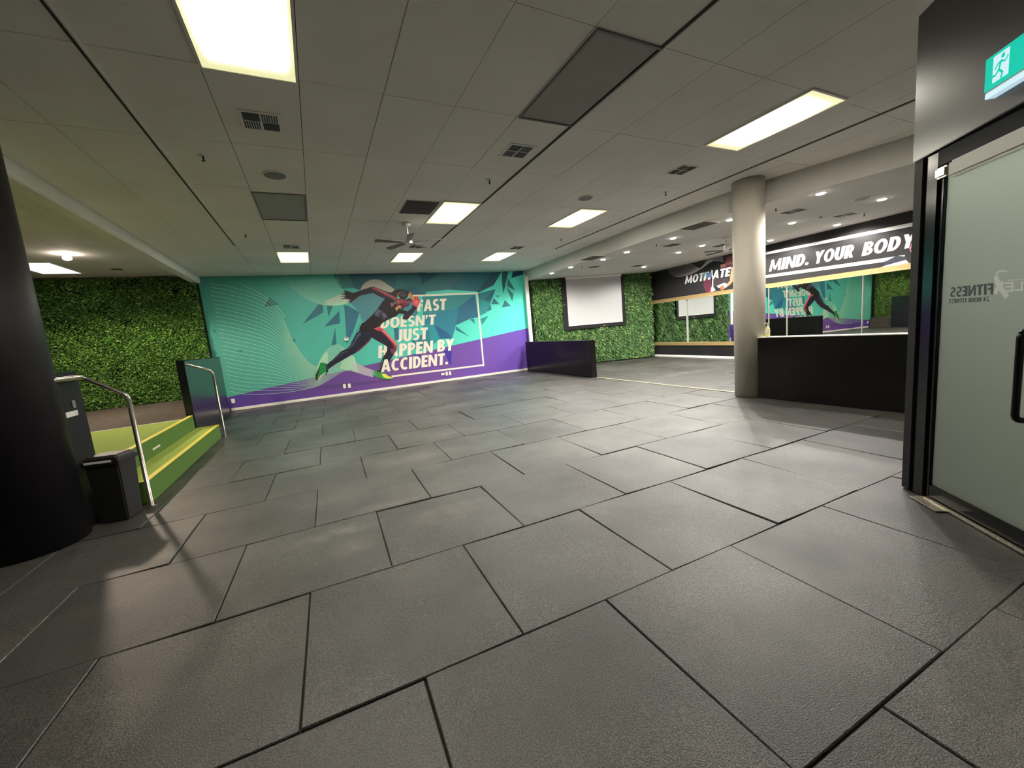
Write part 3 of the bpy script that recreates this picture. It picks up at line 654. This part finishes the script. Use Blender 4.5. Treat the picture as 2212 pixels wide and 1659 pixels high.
# the printed runner
def fig(name, shapes, layer, label=None): gp(P.make(name, [(a, hexc(c)) for a, c in shapes], layer, label))
fig('ground_shadow', [(C2([(-200, 1680), (400, 1560), (1000, 1510), (1860, 1440), (1980, 1445), (1500, 1530), (700, 1610), (0, 1670)]), (92, 68, 122))], .0085)
fig('runner', [
 (C2([(1200, 240), (1100, 350), (1040, 480), (970, 610), (890, 690), (740, 760), (650, 850), (540, 960), (410, 1070), (400, 1130), (430, 1200), (480, 1160), (620, 1060), (780, 970), (950, 870), (1090, 800), (1200, 730), (1320, 610), (1440, 470), (1470, 330), (1400, 200)]), (34, 34, 50)),
 (C2([(1200, 300), (1110, 400), (1060, 520), (960, 660), (900, 700), (960, 690), (1060, 600), (1130, 480), (1220, 380)]), gr((5, (78, 98, 128)), (4, (34, 34, 50)))),
 (C2([(650, 860), (740, 790), (880, 730), (900, 760), (700, 880), (520, 1020)]), (52, 58, 78)),
 (C2([(1440, 460), (1460, 420), (1440, 500), (1300, 640), (1190, 735), (1100, 795), (1080, 785), (1300, 600)]), (110, 62, 74)),
 (C2([(1440, 420), (1420, 250), (1520, 220), (1650, 180), (1750, 230), (1900, 400), (2020, 530), (2080, 640), (2060, 740), (1980, 860), (1920, 960), (1860, 1060), (1760, 1200), (1700, 1270), (1580, 1250), (1640, 1130), (1740, 900), (1830, 760), (1840, 660), (1780, 610), (1600, 510)]), (34, 32, 44)),
 (C2([(1520, 220), (1650, 175), (1760, 240), (1900, 400), (2030, 530), (2085, 650), (2060, 720), (2000, 690), (1950, 580), (1830, 440), (1700, 310)]), gr((6, (222, 80, 94)), (1, (150, 60, 78)), (4, (60, 36, 50)))),
 (C2([(1700, 260), (1760, 250), (1900, 410), (2020, 540), (2070, 640), (1990, 560), (1860, 420)]), (232, 110, 112)),
 (C2([(1900, 700), (2000, 690), (2060, 720), (1990, 850), (1930, 790)]), (110, 60, 82)),
 (C2([(1600, 1200), (1680, 1080), (1720, 960), (1740, 980), (1690, 1130), (1640, 1230)]), (82, 92, 120)),
 (C1([(1290, 335), (1210, 325), (1080, 260), (960, 213), (880, 225), (740, 275), (600, 325), (470, 362), (380, 330), (290, 300), (235, 310), (300, 345), (210, 350), (290, 392), (165, 380), (200, 400), (300, 428), (130, 437), (300, 462), (160, 515), (300, 508), (420, 530), (370, 560), (380, 600), (420, 590), (520, 520), (640, 430), (760, 400), (950, 370), (1040, 420), (1200, 490), (1300, 540), (1480, 580), (1540, 500), (1450, 430)]), (52, 42, 54)),
 (C1([(930, 240), (1000, 232), (1080, 270), (1210, 335), (1300, 375), (1450, 450), (1520, 515), (1490, 570), (1380, 500), (1230, 420), (1100, 350), (960, 300)]), gr((7, (182, 86, 94)), (5, (84, 46, 58)))),
 (C1([(1000, 240), (1080, 280), (1210, 350), (1290, 390), (1250, 400), (1120, 330)]), (186, 96, 100)),
 (C1([(1960, 690), (2010, 700), (1900, 850), (1770, 1000), (1640, 985), (1700, 850), (1860, 740), (1900, 650)]), (44, 34, 46)),
 (C1([(1250, 480), (1180, 560), (1090, 690), (1010, 800), (920, 900), (780, 1030), (680, 1090), (630, 1180), (620, 1250), (680, 1290), (900, 1280), (960, 1215), (1100, 1170), (1170, 1080), (1350, 980), (1500, 920), (1560, 860), (1720, 870), (1760, 800), (1680, 780), (1600, 740), (1500, 640), (1400, 520)]), (30, 27, 31)),
 (C1([(1060, 740), (1180, 800), (1290, 880), (1290, 960), (1180, 1045), (1100, 960), (980, 890)]), gr((1, (84, 92, 112)), (2, (58, 54, 72)), (1, (70, 66, 86)), (2, (40, 36, 44)), (1, (92, 96, 118)))),
 (C1([(1150, 830), (1230, 860), (1270, 930), (1200, 960)]), (92, 88, 108)),
 (C1([(1350, 600), (1460, 600), (1450, 660), (1390, 700)]), (136, 84, 98)),
 (C1([(1500, 520), (1600, 490), (1700, 540), (1800, 480), (1880, 520), (1890, 570), (1830, 600), (1795, 640), (1780, 690), (1700, 710), (1650, 770), (1600, 700), (1520, 680), (1480, 600)]), (112, 54, 72)),
 (C1([(1500, 530), (1640, 510), (1720, 570), (1600, 600), (1530, 640)]), (150, 70, 78)), (C1([(1740, 560), (1860, 540), (1800, 600), (1730, 610)]), (150, 72, 86)),
 (C1([(1725, 535), (1830, 518), (1856, 545), (1745, 562)]), (58, 32, 44)), (C1([(1525, 625), (1650, 640), (1712, 705), (1645, 762), (1565, 690)]), (80, 38, 56)), (C1([(1775, 655), (1812, 640), (1800, 672), (1770, 680)]), (70, 30, 44)),
 (C1([(1530, 560), (1570, 545), (1580, 590), (1545, 600)]), (172, 96, 98)),
 (C1([(1470, 720), (1580, 650), (1640, 700), (1560, 740), (1510, 800)]), (186, 138, 98)),
 (C1([(1880, 560), (1930, 500), (1930, 440), (1955, 430), (1985, 480), (1995, 430), (2025, 437), (2030, 510), (2060, 520), (2085, 560), (2040, 630), (2010, 705), (1955, 690), (1900, 640)]), (212, 82, 92)),
 (C1([(1930, 560), (1980, 520), (2040, 560), (2000, 640), (1950, 640)]), (232, 108, 108)), (C1([(1950, 470), (1962, 470), (1966, 540), (1958, 545)]), (120, 44, 60)), (C1([(1990, 480), (2000, 482), (1996, 545), (1988, 545)]), (120, 44, 60)), (C1([(2026, 510), (2036, 518), (2016, 560), (2010, 552)]), (130, 48, 62))], .0118)
fig('hair', [
 (C1([(1270, 345), (1390, 350), (1470, 290), (1600, 275), (1740, 298), (1830, 340), (1900, 420), (1930, 490), (1900, 540), (1840, 470), (1790, 440), (1700, 530), (1600, 500), (1560, 440), (1500, 500), (1420, 420)]), (48, 50, 50)),
 (C1([(1580, 320), (1700, 310), (1760, 420), (1680, 470), (1600, 430)]), (66, 66, 78)),
 (C1([(1820, 335), (1900, 420), (1938, 500), (1900, 560), (1860, 480), (1780, 425)]), (192, 142, 84)), (C1([(1555, 360), (1590, 350), (1530, 470), (1490, 540), (1500, 470)]), (150, 110, 80))], .0131)
fig('shoe', [(C2([(240, 1040), (290, 1028), (400, 1060), (395, 1140), (370, 1240), (320, 1290), (240, 1350), (200, 1440), (130, 1455), (125, 1330), (180, 1220), (220, 1110)]), (28, 126, 66)),
 (C2([(125, 1330), (185, 1210), (235, 1120), (210, 1260), (180, 1340), (170, 1450), (130, 1455)]), (44, 46, 34)), (C2([(240, 1340), (330, 1280), (300, 1330), (200, 1440), (180, 1430)]), (196, 184, 160)), (C2([(360, 1330), (400, 1200), (440, 1240), (400, 1280), (375, 1340)]), (32, 34, 46)), (C2([(380, 1060), (410, 1070), (430, 1210), (370, 1260)]), (40, 52, 66))], .0131)
fig('shoe', [(C2([(1500, 1215), (1560, 1225), (1640, 1255), (1780, 1270), (1860, 1350), (1980, 1380), (1970, 1410), (1900, 1442), (1780, 1432), (1640, 1390), (1530, 1350), (1490, 1310)]), (64, 140, 78)),
 (C2([(1700, 1300), (1800, 1305), (1870, 1355), (1980, 1385), (1960, 1405), (1850, 1410), (1760, 1385)]), (224, 218, 92)), (C2([(1780, 1432), (1640, 1392), (1650, 1405), (1790, 1448), (1900, 1450), (1970, 1412), (1900, 1436)]), (50, 44, 40)), (C2([(1500, 1215), (1530, 1215), (1560, 1330), (1500, 1310)]), (96, 170, 150))], .0131)
gp(P.text('slogan_lettering', 'ACCIDENT.', T4(720, 992), T4(1364, 805), WL, .0148, shear=.14))
# ------------------------------------------------------------------ ceiling fittings
def slab(x0, x1, y0, y1, z0, z1, b=0): return B(x0, x1, y0, y1, z0, z1, b)
def troffer_proto():
    t = thing('ceiling_light', '', 'ceiling light', (0, 0, CZ), 0, 'lit ceiling panels')
    w_, l_ = .305, .61
    obj('diffuser', slab(-w_, w_, -l_, l_, -.006, -.001), M['panel'], t)
    bm = nb(); e = .02
    for a in ((-w_-e, w_+e, -l_-e, -l_), (-w_-e, w_+e, l_, l_+e), (-w_-e, -w_, -l_, l_), (w_, w_+e, -l_, l_)): box(bm, *a, -.012, -.0005)
    obj('frame', bm, M['white_plastic'], t)
    return t
lights = [(-.155, 3.20, 'lit ceiling panel nearest the viewpoint, cut by the top of the photo'), (5.10, 3.10, 'lit ceiling panel nearest the door and the exit sign'),
 (2.45, 6.97, 'lit ceiling panel beside the dark return grille, near the fan'), (5.06, 6.92, 'lit ceiling panel beside the round ceiling speaker on the right'),
 (-.16, 10.71, 'lit ceiling panel in the row nearest the mural, left one'), (2.43, 10.73, 'lit ceiling panel in the row nearest the mural, middle one under the fan'),
 (5.0, 10.65, 'lit ceiling panel in the row nearest the mural, right one'), (-4.74, 11.79, 'lit ceiling panel over the raised floor beside the left hedge')]
TH_ = math.radians(40); tp = troffer_proto()
for i, (x, y, lb) in enumerate(lights):
    if i == 0: tp.location = (x, y, CZ); tp['label'] = lb
    else:
        r = dup(tp, (x, y, CZ), 0, lb)
        if x < -4:
            c = [o for o in r.children if o.name.startswith('diffuser')][0]; c.data = c.data.copy(); c.data.materials[0] = M['panel_dim']
dup(tp, (3.13, -.354, CZ), -TH_, 'added lit panel, out of view, that backlights the frosted glass'); dup(tp, (3.947, .619, CZ), -TH_, 'added unseen lit panel close behind the frosted glass to backlight it')  # two panels added out of sight to light the door glass from behind
for x, y, lb in ((2.475, 3.16, 'unlit dark ceiling panel against the middle ceiling track'), (-.155, 7.07, 'unlit grey ceiling panel behind the ceiling speaker on the left')):
    t = thing('unlit_ceiling_panel', lb, 'ceiling panel', (x, y, CZ))
    obj('diffuser', slab(-.305, .305, -.61, .61, -.004, -.001), M['unlit'], t)
    bm = nb()
    for a in ((-.325, .325, -.63, -.61), (-.325, .325, .61, .63), (-.325, -.305, -.61, .61), (.305, .325, -.61, .61)): box(bm, *a, -.014, -.0005)
    obj('frame', bm, M['grille_grey'], t)
for x, lb in ((-1.125, 'ceiling track along the left of the main ceiling'), (2.79, 'ceiling track along the middle of the main ceiling'), (6.27, 'ceiling track nearest the bulkhead on the right')):
    t = thing('ceiling_track', lb, 'ceiling track', (x, 5.4, CZ))
    obj('groove_shade', slab(-.022, .004, -6.6, 4.2, -.004, -.001), M['ceil_dark'], t, )  # flat black strip painted in for the shadow line beside the lip
    obj('lip', slab(.005, .021, -6.6, 4.2, -.014, -.001), M['white'], t)
def vent(label, x, y, z, kind=0, s=.15, rz=0, group='ceiling vents'):
    t = thing('ceiling_vent', label, 'vent', (x, y, z), rz, group)
    if kind == 0:     # four-way diffuser: quarters with louvres turned both ways
        bm = nb(); box(bm, -s-.02, s+.02, -s-.02, s+.02, -.006, -.0005); obj('frame', bm, M['ceil'], t)
        bm = nb()
        for qx, qy in ((-1, -1), (1, 1), (-1, 1), (1, -1)):
            x0, y0 = min(0, qx*s), min(0, qy*s); n = 7
            if qx == qy: box(bm, x0+.008, x0+s-.008, y0+.008, y0+s-.008, -.008, -.006)
            for i in range(n):
                if qx != qy: box(bm, x0+.008+i*(s-.016)/n, x0+.008+(i+.55)*(s-.016)/n, y0+.008, y0+s-.008, -.010, -.006)
        obj('louvres', bm, M['grille_dark'], t)
    else:             # eggcrate return grille
        bm = nb(); box(bm, -s*1.3-.02, s*1.3+.02, -s*1.6-.02, s*1.6+.02, -.006, -.0005); obj('frame', bm, M['ceil'], t)
        bm = nb(); box(bm, -s*1.3, s*1.3, -s*1.6, s*1.6, -.008, -.006); obj('backing', bm, M['grille_dark'], t)
        bm = nb()
        for i in range(13): box(bm, -s*1.3, s*1.3, -s*1.6+i*s*.265, -s*1.6+i*s*.265+.006, -.014, -.008)
        obj('louvres', bm, M['grille_grey'], t)
    return t
vent('square four-way ceiling vent in front of the unlit grey panel, left', -.16, 4.53, CZ); vent('square four-way ceiling vent beside the middle ceiling track', 2.49, 4.48, CZ)
vent('square four-way ceiling vent behind the panel nearest the door', 5.19, 4.42, CZ); vent('small vent in front of the left panel of the row nearest the mural', -.16, 9.62, CZ)
vent('small vent beyond the fan, before the middle panel of the mural row', 2.4, 9.5, CZ); vent('small vent before the right panel of the row nearest the mural', 5.03, 9.5, CZ)
vent('dark return grille beside the lit panel near the fan', 1.82, 6.72, CZ, 1, .2); vent('thin dark vent above the left hedge', -3.68, 11.95, CZ, 0, .1)
def zc(p): return on_z(p, RZ)
for p, k, lb in (((1714, 456), 0, 'dark vent in the lower ceiling just right of the white column'), ((1826, 464), 0, 'dark vent in the lower ceiling above the word YOUR'),
    ((1452, 529), 0, 'dark vent in the lower ceiling above the word MOTIVATE'), ((1557, 530), 0, 'dark vent in the lower ceiling just left of the white column'),
    ((1510, 487), 1, 'large grey grille in the lower ceiling left of the column'), ((1280, 557), 1, 'grey grille in the lower ceiling above the projection screen'),
    ((1285, 576), 0, 'small vent in the lower ceiling nearest the projection screen'), ((1376, 574), 0, 'small vent in the lower ceiling nearest the corner of the mirror wall')):
    q = zc(p); vent(lb, q.x, q.y, RZ, k, .17, .05)
def speaker(label, x, y, z):
    t = thing('ceiling_speaker', label, 'speaker', (x, y, z), 0, 'ceiling speakers')
    obj('rim', lathe(nb(), [(.13, -.012), (.135, -.006), (.135, -.0005)], 32), M['white_plastic'], t); obj('grille', lathe(nb(), [(.112, -.016), (.118, -.0125)], 32), M['grille_grey'], t)
speaker('round ceiling speaker before the unlit grey panel on the left', -.15, 5.8, CZ); speaker('round ceiling speaker before the right lit panel', 4.45, 5.78, CZ)
q = zc((1863, 428)); speaker('round ceiling speaker in the lower ceiling above the word BODY', q.x, q.y, RZ)
def sprinkler(label, x, y, z):
    t = thing('sprinkler_head', label, 'sprinkler', (x, y, z), 0, 'sprinkler heads')
    obj('escutcheon', lathe(nb(), [(.03, -.008), (.034, -.0005)], 16), M['white_plastic'], t); obj('nozzle', lathe(nb(), [(.004, -.06), (.018, -.055), (.018, -.05), (.008, -.045), (.01, -.0085)], 12), M['grille_dark'], t)
for p, lb in (((438, 336), 'sprinkler head right of the left ceiling track'), ((1057, 388), 'sprinkler head between the middle track and its vent'), ((1438, 415), 'sprinkler head beside the right ceiling track, near'),
    ((1212, 515), 'sprinkler head beside the right ceiling track, far'), ((530, 505), 'sprinkler head at the far end of the left track')):
    q = on_z(p, CZ); sprinkler(lb, q.x, q.y, CZ)
for p, lb in (((1676, 449), 'sprinkler head in the lower ceiling right of the column'), ((1867, 461), 'sprinkler head in the lower ceiling above the word BODY'), ((1418, 527), 'sprinkler head in the lower ceiling above MOTIVATE'),
    ((1257, 575), 'sprinkler head in the lower ceiling near the screen')):
    q = zc(p); sprinkler(lb, q.x, q.y, RZ)
t = thing('smoke_detector', 'small round detector in the lower ceiling between two vents', 'smoke detector', zc((1773, 467)))
obj('base', lathe(nb(), [(.045, -.012), (.05, -.0005)], 20), M['white_plastic'], t); obj('sensor', lathe(nb(), [(.02, -.04), (.03, -.0125)], 16), M['grille_grey'], t)
q = on_z((1032, 420), CZ)
# downlights
dl = [((1773, 417), 'downlight nearest the white column on its right'), ((1905, 430), 'downlight nearest the door frame'), ((1711, 481), 'downlight above the word MIND, nearer one'), ((1808, 485), 'downlight close to the wall above the word YOUR'),
 ((1664, 519), 'downlight close to the wall just right of the column'), ((1577, 474), 'downlight touching the left edge of the white column'), ((1454, 514), 'downlight left of the column, near the grey grille'),
 ((1517, 530), 'downlight between two vents left of the column'), ((1466, 545), 'downlight above MOTIVATE, left'), ((1354, 544), 'downlight along the bulkhead, third from the screen'), ((1551, 544), 'downlight close to the wall above MOTIVATE'),
 ((1303, 560), 'downlight along the bulkhead above the screen'), ((1217, 577), 'downlight along the bulkhead left of the screen'), ((1180, 590), 'downlight at the far end of the bulkhead by the grass wall'), ((1391, 576), 'downlight nearest the corner of grass and mirror wall')]
proto = thing('downlight', '', 'downlight', (0, 0, RZ), 0, 'downlights in the lower ceiling')
obj('trim_ring', lathe(nb(), [(.075, -.008), (.085, -.0005)], 24), M['white_plastic'], proto)
obj('lens', lathe(nb(), [(.05, -.020), (.066, -.0085)], 24), M['down'], proto)
for i, (p, lb) in enumerate(dl):
    q = zc(p); q.x = max(q.x, 7.24); loc = (q.x, q.y, RZ)
    if i == 0: proto.location = loc; proto['label'] = lb
    else: dup(proto, loc, 0, lb)
    ld = bpy.data.lights.new('downlight_lamp', 'SPOT'); ld.energy = DSPOT; ld.spot_size = math.radians(168); ld.spot_blend = .45; ld.shadow_soft_size = .05; ld.color = (1, .95, .88)
    lo = bpy.data.objects.new('downlight_lamp', ld); COL.objects.link(lo); lo.location = (q.x, q.y, RZ-.04)
# bare spot over the raised floor
q = on_z((143, 548), CZ)
t = thing('ceiling_spotlight', 'bright bare spotlight on the ceiling over the raised floor', 'spotlight', (q.x, q.y, CZ))
obj('mount', lathe(nb(), [(.05, -.03), (.06, -.0005)], 20), M['white_plastic'], t); obj('bulb', lathe(nb(), [(.02, -.12), (.06, -.10), (.065, -.07), (.03, -.031)], 20), M['spot'], t, smooth=True)
ld = bpy.data.lights.new('spotlight_lamp', 'SPOT'); ld.spot_size = math.radians(156); ld.spot_blend = .35; ld.energy = SPOTL; ld.shadow_soft_size = .11; ld.color = (1, .80, .62)
lo = bpy.data.objects.new('spotlight_lamp', ld); COL.objects.link(lo); lo.location = (q.x, q.y, CZ-.19)
# ceiling fans
def fan(label, x, y, z, drop, r, a0, s=1):
    t = thing('ceiling_fan', label, 'ceiling fan', (x, y, z), 0, 'ceiling fans')
    obj('canopy', lathe(nb(), [(.035*s, -.06), (.075*s, -.045), (.085*s, -.0005)], 24), M['white_plastic'], t, smooth=True)
    obj('downrod', lathe(nb(), [(.014, -drop+.1), (.014, -.055)], 12), M['white_plastic'], t, smooth=True)
    obj('motor', lathe(nb(), [(.04*s, -drop-.03), (.075*s, -drop-.02), (.075*s, -drop+.01), (.05*s, -drop+.03), (.05*s, -drop+.12), (.03*s, -drop+.14)], 24), M['white_plastic'], t)
    for k in range(5):
        a = a0+k*2*PI/5; bm = box(nb(), .12*s, r, -.055*s, .055*s, -.004, .004, .003)
        for v in bm.verts: v.co.y *= .75+.35*(v.co.x/r); v.co.z += v.co.y*.18
        box(bm, .05*s, .16*s, -.016, .016, -.006, .004)
        bmesh.ops.transform(bm, matrix=Matrix.Translation((0, 0, -drop)) @ Matrix.Rotation(a, 4, 'Z'), verts=bm.verts)
        obj('blade', bm, M['fan_blade'], t)
fan('white ceiling fan with five grey blades in front of the mural', 1.805, 7.65, CZ, .34, .62, math.radians(45))
q = zc((1568, 513)); fan('small ceiling fan in the lower ceiling just left of the white column', q.x, q.y, RZ, .3, .55, .3, .8)
# ------------------------------------------------------------------ switches and sockets on the mural
for p, w_, h_, lb, cat in (((504, 866), .085, .12, 'white wall plate at the lower left end of the mural', 'wall plate'), ((744, 834), .08, .125, 'left one of the socket pair below the trailing foot', 'power outlet'), ((754.5, 833), .08, .125, 'right one of the socket pair below the trailing foot', 'power outlet'),
    ((956, 808), .12, .075, 'wide white plate left of the two sockets under the slogan frame', 'wall plate'), ((964.5, 807), .08, .13, 'middle plate of three under the slogan frame', 'power outlet'), ((971.5, 806), .08, .13, 'right plate of three under the slogan frame', 'power outlet'), ((1141, 787), .09, .13, 'dark-centred socket at the right end of the mural by the half wall', 'power outlet')):
    q = on_plane(p, (0, YB, 0), Vector((0, -1, 0)))
    t = thing('wall_outlet', lb, cat, (q.x, YB-.016, q.z), 0, 'sockets on the mural wall')
    obj('plate', box(nb(), -w_/2, w_/2, -.014, 0, -h_/2, h_/2, .003), M['white_plastic'], t)
    obj('switch', box(nb(), -w_*.2, w_*.2, -.018, -.014, -h_*.2, h_*.2, .001), M['grille_dark'] if p[0] > 1100 else M['white_plastic'], t)
q = on_plane((748, 732), (0, YB, 0), Vector((0, -1, 0)))
t = thing('thermostat', 'small beige thermostat on the mural behind the runner\'s hip', 'thermostat', (q.x, YB-.016, q.z))
obj('housing', box(nb(), -.06, .06, -.03, 0, -.055, .055, .006), M['white_plastic'], t); obj('display', box(nb(), -.045, .045, -.033, -.03, .015, .042), M['grille_dark'], t)
# ------------------------------------------------------------------ entrance door on the right
D0 = Vector((4.062, 1.41, 0)); TH = math.radians(40); DU = Vector((-math.sin(TH), -math.cos(TH), 0)); DN = Vector((-math.cos(TH), math.sin(TH), 0))
DM = frame_mx(D0, DU, DN)
t = thing('door_1', 'black framed frosted glass entrance door on the right', 'door', D0); t['kind'] = 'structure'
def dk(name, m, *a, lab=None, bev=.003): return kid(name, B(*a, bev, mx=DM), M[m], t, lab)
dk('frame_post', 'black_satin', 0, .085, -.03, .10, 0, 2.44, bev=.004)
dk('frame_post', 'black_gloss', .086, .20, -.015, .10, 0, 2.44, bev=.004)
dk('frame_header', 'black_satin', .201, 1.75, -.02, .045, 2.335, 2.44, bev=.004)
dk('leaf_stile', 'black_gloss', .205, .235, .0, .05, .012, 2.33)
dk('leaf_rail', 'black_gloss', .236, 1.55, .0, .05, .012, .105)
leaf = dk('glass_leaf', 'frost', .236, 1.55, .018, .03, .106, 2.33, lab='frosted greenish glass pane')
dk('closer_body', 'steel', .235, .335, -.06, -.001, 2.245, 2.315, lab='silver closer end', bev=.012)
dk('closer_cover', 'white_plastic', .355, .90, -.065, -.001, 2.222, 2.325, lab='pale closer cover', bev=.014)
dk('floor_plate', 'sill', .205, .46, -.10, -.005, .001, .007, bev=.001)
dk('door_sill', 'sill', .236, 1.6, -.032, -.008, .001, .016, bev=.002)
hb = bend([(0, 0, 0), (0, -.07, 0), (0, -.07, .50), (0, 0, .50)], .04)
bm = tube(nb(), hb, .017, 12); bmesh.ops.transform(bm, matrix=DM @ Matrix.Translation((.905, .018, .755)), verts=bm.verts)
kid('pull_handle', bm, M['black_gloss'], t, smooth=True)
P = Print(D0+DN*-.018, DU, DN, None)
def dpr(o):
    o.parent = leaf; return o
def dq(x, y): return P.w((2000+x/4.146, 540+y/4.146))
a, b = dq(222, 410), dq(618, 300)
zb, zt_ = on_plane((2100, 639), D0, DN).z, on_plane((2100, 616), D0, DN).z
dpr(P.text('lettering', 'FITNESS', (b[0], zb), (a[0], zt_), (0, 0, 0), .0035, 'dark mirrored lettering', .05, m=M['frost_dark']))
zb, zt_ = on_plane((2100, 653), D0, DN).z, on_plane((2100, 643), D0, DN).z
dpr(P.text('lettering', '24 HOUR FITNESS', (dq(606, 0)[0], zb), (dq(236, 0)[0], zt_), (0, 0, 0), .0035, 'small dark mirrored lettering', .05, m=M['frost_dark']))
def dpoly(name, polys, lab): dpr(P.make(name, [([dq(*p) for p in pl], (0, 0, 0)) for pl in polys], .0035, lab, step=.0004, m=M['frost_light']))
sw = [dq(*p) for p in ((735, 192), (690, 186), (648, 200), (636, 235), (648, 285), (680, 345), (712, 390), (735, 425))]
ribs = strand(crom(sw[:4], 10), .010)+strand(crom(sw[3:], 12), .030)+strand([dq(700, 285), dq(650, 345), dq(625, 392)], .028)
dpr(P.make('logo_swoosh', [(s, (0, 0, 0)) for s in ribs], .0035, 'pale swooping letter X', step=0, m=M['frost_light']))
e_ = [[(775, 288), (792, 288), (792, 372), (775, 372)], [(712, 288), (780, 288), (780, 303), (712, 303)], [(712, 322), (780, 322), (780, 336), (712, 336)], [(712, 357), (780, 357), (780, 372), (712, 372)],
      [(858, 280), (876, 280), (876, 366), (858, 366)], [(800, 350), (860, 350), (860, 366), (800, 366)], [(905, 275), (922, 275), (922, 360), (905, 360)], [(880, 275), (910, 275), (910, 290), (880, 290)], [(885, 312), (910, 312), (910, 326), (885, 326)], [(740, 268), (930, 256), (930, 262), (740, 275)]]
dpoly('lettering', e_, 'pale mirrored lettering')
FY = -2.2
LD = Vector((.949, .316, 0)); LM = frame_mx(D0+DU*.10, LD, Vector((LD.y, -LD.x, 0)))
struct('light_blocker', B(.26, 2.55, -.04, .04, 0, 3.2, .004, mx=LM), M['black_satin'], 'unseen dark wall added to block downlights from the door glass', 'wall')  # added behind the post to keep downlights off the back of the glass
t2 = thing('fascia_panel', 'charcoal metal panel above the door, carrying the exit sign', 'panel', D0+Vector((0, 0, 2.44)))
kid('face', B(-.012, 2.2, -.035, .03, 2.441, 3.40, .004, mx=DM @ Matrix.Rotation(math.radians(FY), 4, 'Z')), M['fascia'], t2)
kid('top_rail', B(.1, 2.2, .27, .30, 3.4005, CZ, .004, mx=DM), M['black_satin'], t2)
# exit sign
t = thing('exit_sign', 'lit green running-man exit sign above the door, cut by the right edge', 'exit sign', D0+DU*.75+DN*.08+Vector((0, 0, 2.65)))
SM = DM @ Matrix.Rotation(math.radians(FY), 4, 'Z')
kid('housing', B(.668, 1.025, -.085, -.036, 2.575, 2.755, .004, mx=SM), M['white_plastic'], t)
face = kid('face', B(.671, 1.022, -.0885, -.0855, 2.582, 2.750, mx=SM), M['sign_green'], t)
kid('base_diffuser', B(.668, 1.025, -.083, -.036, 2.545, 2.5745, .002, mx=SM), M['sign_white'], t)
kid('indicator', B(.70, .715, -.060, -.050, 2.756, 2.768, .002, mx=SM), M['led'], t)
SU = (SM.to_3x3() @ Vector((1, 0, 0))); SN = (SM.to_3x3() @ Vector((0, -1, 0)))
P = Print(D0+SN*.0886, SU, SN, None)
man = [[(.722, 2.604), (.82, 2.604), (.82, 2.735), (.722, 2.735)]]
def sp(o): o.parent = face; return o
sp(P.make('doorway_symbol', [(m_, (0, 0, 0)) for m_ in man], .0006, 'white doorway symbol', m=M['sign_white']))
SX = .026
fig_ = strand([(.745, 2.69), (.735, 2.655), (.76, 2.63), (.75, 2.606)], .013)+strand([(.735, 2.655), (.715, 2.635), (.69, 2.640)], .013)+strand([(.755, 2.695), (.725, 2.685), (.712, 2.665)], .010)+strand([(.745, 2.69), (.775, 2.68), (.79, 2.70)], .010)
sp(P.make('running_figure', [([(a+SX, z) for a, z in s], (0, 0, 0)) for s in fig_]+[([(.758+SX+.012*math.cos(k*PI/5), 2.713+.012*math.sin(k*PI/5)) for k in range(10)], (0, 0, 0))], .0015, 'green running figure', step=0, m=M['sign_green']))
